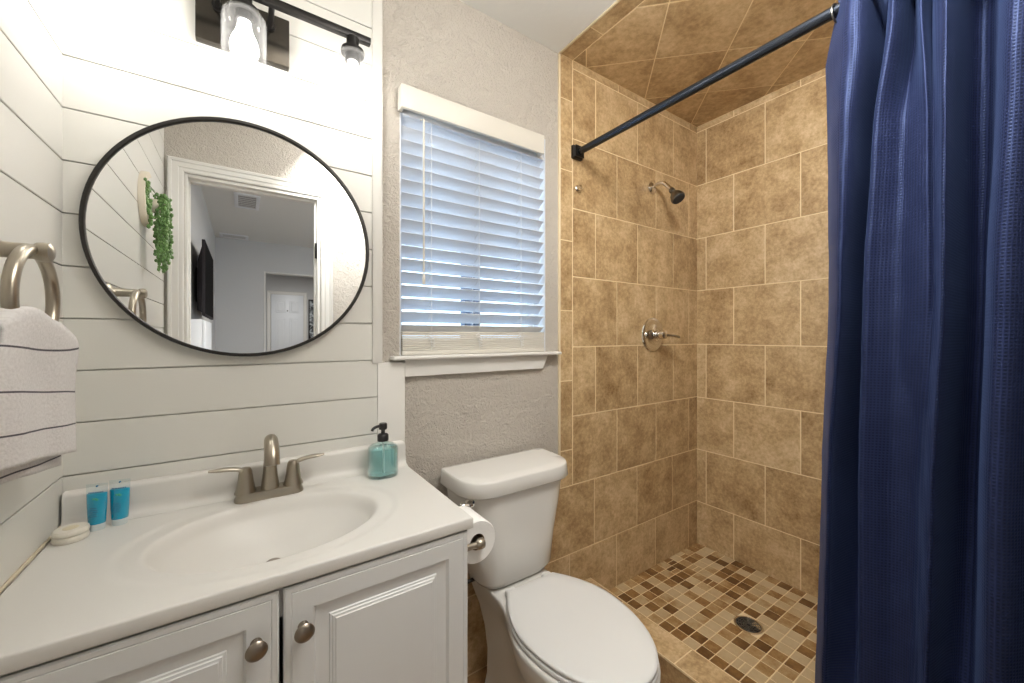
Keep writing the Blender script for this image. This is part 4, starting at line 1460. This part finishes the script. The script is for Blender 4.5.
# folds as measured down the cloth: (column in the photo, X) at several heights
LEVELS = [
    (R(0.862), [(839, 1.250), (842, 1.215), (850, 1.192), (862, 1.195), (872, 1.225), (879, 1.280), (886, 1.265), (893, 1.195), (903, 1.190), (910, 1.265), (916, 1.205), (924, 1.185), (930, 1.240), (937, 1.190), (943, 1.175), (951, 1.195), (966, 1.275), (996, 1.280), (1006, 1.190), (1022, 1.150), (1045, 1.190), (1075, 1.28), (1096, 1.20), (1122, 1.18), (1138, 1.28), (1150, 1.19), (1160, 1.19), (1170, 1.28)]),
    (R(0.700), [(826, 1.262), (836, 1.215), (846, 1.185), (862, 1.190), (870, 1.235), (877, 1.272), (882, 1.235), (889, 1.185), (899, 1.200), (908, 1.260), (915, 1.240), (921, 1.187), (929, 1.235), (935, 1.195), (945, 1.165), (951, 1.190), (966, 1.280), (992, 1.280), (1003, 1.190), (1020, 1.140), (1045, 1.180), (1075, 1.28), (1096, 1.20), (1122, 1.17), (1138, 1.28), (1150, 1.19), (1160, 1.19), (1170, 1.28)]),
    (R(0.480), [(828, 1.255), (833, 1.205), (842, 1.175), (854, 1.195), (862, 1.255), (867, 1.282), (870, 1.235), (874, 1.190), (886, 1.200), (902, 1.215), (918, 1.200), (927, 1.185), (933, 1.200), (938, 1.185), (944, 1.160), (950, 1.185), (963, 1.275), (990, 1.280), (998, 1.190), (1014, 1.135), (1040, 1.180), (1075, 1.28), (1096, 1.20), (1122, 1.17), (1138, 1.28), (1150, 1.19), (1160, 1.19), (1170, 1.28)]),
    (R(0.100), [(829, 1.250), (832, 1.205), (839, 1.172), (846, 1.205), (853, 1.265), (858, 1.285), (861, 1.235), (864, 1.190), (878, 1.200), (898, 1.210), (916, 1.195), (928, 1.185), (934, 1.190), (939, 1.175), (943, 1.160), (949, 1.190), (962, 1.275), (982, 1.283), (987, 1.190), (1003, 1.130), (1034, 1.180), (1070, 1.28), (1096, 1.20), (1122, 1.17), (1138, 1.28), (1150, 1.19), (1160, 1.19), (1170, 1.28)]),
    (R(-0.350), [(822, 1.250), (825, 1.205), (829, 1.178), (835, 1.215), (846, 1.272), (854, 1.285), (857, 1.235), (859, 1.190), (872, 1.197), (890, 1.212), (908, 1.215), (917, 1.210), (923, 1.190), (927, 1.172), (932, 1.165), (938, 1.195), (952, 1.275), (974, 1.283), (979, 1.190), (994, 1.130), (1026, 1.180), (1066, 1.28), (1096, 1.20), (1122, 1.17), (1138, 1.28), (1150, 1.19), (1160, 1.19), (1170, 1.28)]),
    (R(-1.050), [(814, 1.235), (817, 1.195), (821, 1.172), (829, 1.180), (846, 1.186), (854, 1.188), (857, 1.182), (860, 1.172), (872, 1.172), (888, 1.184), (902, 1.186), (908, 1.184), (913, 1.172), (917, 1.160), (922, 1.155), (928, 1.170), (946, 1.188), (968, 1.188), (974, 1.160), (990, 1.120), (1020, 1.160), (1060, 1.188), (1096, 1.16), (1122, 1.14), (1138, 1.18), (1150, 1.15), (1160, 1.15), (1170, 1.18)]),
]
for zl, row in LEVELS:
    assert len(row) in (28, 29), len(row)
NR = min(len(r) for _, r in LEVELS)


def resample(row, n):
    """same number of knots on every level, spaced by share of the outline"""
    pts = [Vector((along(px, X), X + (max(0.0, X - 1.205) * 0.95 if i > 1 else 0.0))) for i, (px, X) in enumerate(row)]
    return smooth_path(pts, 7)


rows3d = []
for zl, row in LEVELS:
    sm = resample(row, NR)
    d = [0.0]
    for a, b in zip(sm, sm[1:]):
        d.append(d[-1] + (b - a).length)
    rows3d.append((zl, sm, d))

sc_ = thing('shower_curtain', 'navy blue waffle-weave shower curtain hanging in folds from the curtain rod', 'shower curtain', (RX, 0.10, 0.2))
NZ = 72
zs = [LEVELS[0][0] + (LEVELS[-1][0] - LEVELS[0][0]) * i / NZ for i in range(NZ + 1)]
bm = bmesh.new()
uvl = bm.loops.layers.uv.new('UVMap')


def level_at(z):
    zz = [l[0] for l in rows3d]
    for k in range(len(zz) - 1):
        if z <= zz[k] + 1e-9 and z >= zz[k + 1] - 1e-9:
            t = (zz[k] - z) / (zz[k] - zz[k + 1])
            t = t * t * (3 - 2 * t) * 0.5 + t * 0.5
            A, B = rows3d[k][1], rows3d[k + 1][1]
            return [a.lerp(b, t) for a, b in zip(A, B)]
    return rows3d[-1][1]


grid = []
arc = rows3d[3][2]
for z in zs:
    L = level_at(z)
    row = []
    for i, p in enumerate(L):
        w = 0.0012 * sin(z * 31 + i * 0.33) + 0.0010 * sin(z * 57 - i * 0.21)
        row.append(bm.verts.new((p.y + w, p.x, z + 0.0025 * sin(i * 0.5) * (1 if z > R(0.80) else 0))))
    grid.append(row)
for j in range(len(zs) - 1):
    for i in range(len(arc) - 1):
        f = bm.faces.new((grid[j][i], grid[j][i + 1], grid[j + 1][i + 1], grid[j + 1][i]))
        for lp, (a, b) in zip(f.loops, ((j, i), (j, i + 1), (j + 1, i + 1), (j + 1, i))):
            lp[uvl].uv = (arc[b], zs[a])
cl = finish('cloth', bm, 'waffle', sc_, smooth=180)
md = cl.modifiers.new('thickness', 'SOLIDIFY')
md.thickness = 0.0014
md.offset = 0
for yy in (0.352, 0.246, 0.195, 0.165, 0.115, 0.02, -0.03):
    bm = bmesh.new()
    add_torus(bm, (RX, yy, RZ - 0.006), (0.15, 1, 0), 0.0225, 0.0022, 28, 8)
    rg = finish('curtain_ring', bm, 'dull_chrome', sc_)
    rg['label'] = 'dull chrome curtain ring'

# ------------------------------------------------------------------ wall planter on the left wall (seen in the mirror)
hpn = thing('hanging_planter', 'ivory crescent wall planter with trailing green string-of-pearls on shiplap, seen in the mirror', 'plant', (XL, 0.38, R(0.54)))
bm = bmesh.new()
outer, inner = [], []
for k in range(33):
    a = radians(-108 + 216 * k / 32)
    outer.append((0.40 + 0.105 * cos(a), 0.545 + 0.108 * sin(a)))
    wdt = 0.040 * cos(a / 1.25) ** 0.7 if abs(a / 1.25) < pi / 2 else 0.0
    inner.append((0.40 + (0.105 - wdt) * cos(a) - 0.002, 0.545 + (0.108 - wdt) * sin(a)))
ol = outer + inner[::-1][1:-1]
loft(bm, [[(XL + 0.0005 + d, y, R(z)) for y, z in ol] for d in (0.0, 0.020)])
finish('crescent', bm, 'ceramic', hpn, smooth=30)
lathe('pot', [(0.0, 0.0), (0.022, 0.0), (0.031, 0.012), (0.035, 0.030), (0.036, 0.045), (0.032, 0.045), (0.030, 0.034), (0.0, 0.034)], (XL + 0.038, 0.385, R(0.502)), 'ceramic', hpn, n=28)
bm = bmesh.new()
rnd = random.Random(3)
strands = []
for k in range(15):
    strands.append((XL + 0.022 + rnd.random() * 0.058, 0.335 + rnd.random() * 0.095, 0.572 - rnd.random() * 0.02, 0.20 + rnd.random() * 0.115))
for k in range(4):
    strands.append((XL + 0.018 + rnd.random() * 0.012, 0.465 + rnd.random() * 0.03, 0.600 - rnd.random() * 0.015, 0.10 + rnd.random() * 0.06))
for sx, sy, szt, ln in strands:
    add_tube(bm, [(XL + 0.040 + (sx - XL - 0.04) * 0.2, 0.385 + (sy - 0.385) * 0.2, R(szt - 0.012)), (sx, sy, R(szt)), (sx + 0.004, sy + (0.385 - sy) * 0.3, R(szt - ln))], 0.0009, 5)
    z = szt + 0.004
    while z > szt - ln:
        t = (szt - z) / ln
        yy = sy + (0.385 - sy) * 0.3 * max(0, t)
        a = rnd.random() * 2 * pi
        add_sphere(bm, (sx + 0.004 * max(0, t) + cos(a) * 0.0055, yy + sin(a) * 0.0065, R(z)), 0.0056 + rnd.random() * 0.0022, 1, (1, 1, 1.3))
        z -= 0.0125
finish('foliage', bm, 'leaf', hpn)

# ------------------------------------------------------------------ bedroom things seen through the doorway in the mirror
tvt = thing('television', 'black flat television mounted on the bedroom wall, seen edge-on in the mirror', 'television', (BX0, -1.27, R(0.39)))
y0, y1, z0, z1 = -1.705, -0.835, R(0.135), R(0.650)
xf = -0.214
bm = bmesh.new()
add_box(bm, xf - 0.018, xf, y0, y1, z0, z1, 0.002)
finish('bezel', bm, 'tv_back', tvt)
box('screen', xf - 0.001, xf + 0.0008, y0 + 0.010, y1 - 0.010, z0 + 0.014, z1 - 0.010, 'tv', tvt)
bm = bmesh.new()
loft(bm, [[(xf - 0.018, y0 + 0.02, z0 + 0.02), (xf - 0.018, y1 - 0.02, z0 + 0.02), (xf - 0.018, y1 - 0.02, z1 - 0.04), (xf - 0.018, y0 + 0.02, z1 - 0.04)],
          [(xf - 0.046, y0 + 0.10, z0 + 0.04), (xf - 0.046, y1 - 0.06, z0 + 0.04), (xf - 0.046, y1 - 0.06, z1 - 0.14), (xf - 0.046, y0 + 0.10, z1 - 0.14)]])
finish('back_housing', bm, 'tv_back', tvt, smooth=10)
bm = bmesh.new()
add_box(bm, BX0, BX0 + 0.008, -1.38, -1.16, R(0.25), R(0.50), 0.001)
add_box(bm, BX0 + 0.007, xf - 0.045, -1.31, -1.23, R(0.33), R(0.43), 0.001)
finish('wall_mount', bm, 'black_metal', tvt)

fr_ = thing('tall_cabinet', 'tall narrow white cabinet below the television in the mirrored bedroom', 'cabinet', (-0.245, -1.02, 0))
box('body', BX0 + 0.003, -0.222, -1.34, -0.70, 0.0, R(0.105), 'white_metal', fr_, 0.004)
for a, b in ((-1.335, -1.023), (-1.017, -0.705)):
    dd = box('door', -0.221, -0.206, a, b, 0.06, R(0.098), 'white_metal', fr_, 0.003)
    hy = b - 0.03 if a < -1.2 else a + 0.03
    hdl = tube('handle', [(-0.196, hy, 0.80), (-0.196, hy, 1.00)], 0.005, 'nickel', None, 10)
    hdl.parent = dd


def vent(label, x0, x1, y0, y1):
    v = thing('ceiling_vent', label, 'vent', ((x0 + x1) / 2, (y0 + y1) / 2, CEIL))
    bm = bmesh.new()
    e = 0.03
    for a, b, c, d in ((x0, x1, y0, y0 + e), (x0, x1, y1 - e, y1), (x0, x0 + e, y0 + e, y1 - e), (x1 - e, x1, y0 + e, y1 - e)):
        add_box(bm, a, b, c, d, CEIL - 0.012, CEIL, 0.002)
    finish('frame', bm, 'white_metal', v)
    bm = bmesh.new()
    add_box(bm, x0 + e, x1 - e, y0 + e, y1 - e, CEIL - 0.001, CEIL - 0.0002)
    finish('duct_opening', bm, 'dark', v)
    bm = bmesh.new()
    n = 7
    for k in range(n):
        yy = y0 + e + (y1 - y0 - 2 * e) * (k + 0.5) / n
        loft(bm, [[(x, yy - 0.008, CEIL - 0.010), (x, yy + 0.006, CEIL - 0.002), (x, yy + 0.007, CEIL - 0.003), (x, yy - 0.007, CEIL - 0.011)] for x in (x0 + e, x1 - e)])
    finish('louvers', bm, 'bedwall', v, smooth=0)


vent('square white ceiling vent with dark louvers above the doorway in the mirror', -0.070, 0.124, -2.03, -1.58)
vent('flat white ceiling register near the far bedroom wall in the mirror', -0.24, 0.05, -3.50, -3.30)

art = thing('wall_art', 'dark mottled framed print beside the white panelled door in the mirror', 'picture', (1.16, -6.0, 1.35))


def art_mat():
    m, nt, p = new_mat('mottled_dark_print')
    tc = node(nt, 'ShaderNodeTexCoord')
    n = node(nt, 'ShaderNodeTexNoise', Scale=14.0, Detail=5.0, Distortion=1.0)
    nt.links.new(tc.outputs['Object'], n.inputs['Vector'])
    cr = node(nt, 'ShaderNodeValToRGB')
    cr.color_ramp.elements[0].position = 0.42
    cr.color_ramp.elements[0].color = s2l(40, 44, 48)
    cr.color_ramp.elements[1].position = 0.62
    cr.color_ramp.elements[1].color = s2l(190, 196, 200)
    nt.links.new(n.outputs['Fac'], cr.inputs['Fac'])
    nt.links.new(cr.outputs['Color'], p.inputs['Base Color'])
    return m


M['art'] = art_mat()
bm = bmesh.new()
ax0, ax1, az0, az1 = 1.04, 1.50, 1.05, R(0.70)
for a, b, c, d in ((ax0, ax1, az0, az0 + 0.02), (ax0, ax1, az1 - 0.02, az1), (ax0, ax0 + 0.02, az0 + 0.02, az1 - 0.02), (ax1 - 0.02, ax1, az0 + 0.02, az1 - 0.02)):
    add_box(bm, a, b, -6.0, -5.975, c, d, 0.002)
finish('frame', bm, 'black_metal', art)
box('print', ax0 + 0.02, ax1 - 0.02, -5.998, -5.985, az0 + 0.02, az1 - 0.02, 'art', art)

# toiletry print etc. are children already; outside ground and a pale wall beyond the window
gr = box('ground_outside', -4, 6, YB + 0.2, 9, -0.4, -0.3, 'bedfloor')
structure(gr)

# ------------------------------------------------------------------ what the setting is, in words
SETTING = {
    'wall_left': ('white horizontal shiplap wall on the left with the towel ring', 'wall'),
    'wall_back_panelling': ('white horizontal shiplap wall behind the round mirror and sink', 'wall'),
    'wall_back': ('pale grey stomp-textured drywall around the window and behind the tank', 'wall'),
    'wall_back_tiles': ('tan tiled shower wall carrying the shower head and valve', 'wall'),
    'wall_right': ('tan tiled long shower wall on the right, partly behind the curtain', 'wall'),
    'ceiling': ('white bathroom ceiling above the window', 'ceiling'),
    'ceiling_tiles': ('tan shower ceiling tiled on the diagonal', 'ceiling'),
    'trim_1': ('cream upright edge strip where the drywall meets the shower tiles', 'trim'),
    'trim_2': ('cream edge strip where the white ceiling meets the tiled ceiling', 'trim'),
    'trim_3': ('cream strip along the top of the low tiling behind the toilet', 'trim'),
    'trim_5': ('narrow white upright board between shiplap and drywall, above sill height', 'trim'),
    'trim_6': ('wide white upright board below the window sill end, behind the soap bottle', 'trim'),
    'trim_7': ('thin white frame around the far bedroom opening in the mirror', 'trim'),
    'floor': ('brown tiled bathroom floor beside the toilet foot', 'floor'),
    'floor_shower_mosaic': ('mixed brown and beige stone mosaic shower floor around the drain', 'floor'),
    'shower_curb': ('low tan tiled curb between the toilet and the mosaic floor', 'curb'),
    'window_1': ('white framed window behind the slat blind, with sill and apron', 'window'),
    'wall_front': ('pale textured wall around the doorway, seen in the mirror', 'wall'),
    'door_1': ('white cased doorway without its door, seen in the mirror', 'doorway'),
    'door_2': ('white six-panel door with peephole, far off in the mirror', 'door'),
    'wall_bedroom_left': ('grey bedroom wall behind the television in the mirror', 'wall'),
    'wall_bedroom_right': ('grey bedroom wall opposite the television', 'wall'),
    'wall_bedroom_far': ('grey far bedroom wall with the white framed opening in the mirror', 'wall'),
    'ceiling_bedroom': ('white bedroom ceiling with two vents in the mirror', 'ceiling'),
    'floor_bedroom': ('brown board floor of the bedroom beyond the doorway', 'floor'),
    'wall_hall': ('grey hall wall around the six-panel door in the mirror', 'wall'),
    'ground_outside': ('plain ground outside the window', 'ground'),
}
for nm, (lab, cat) in SETTING.items():
    o = bpy.data.objects[nm]
    o['label'] = lab
    o['category'] = cat
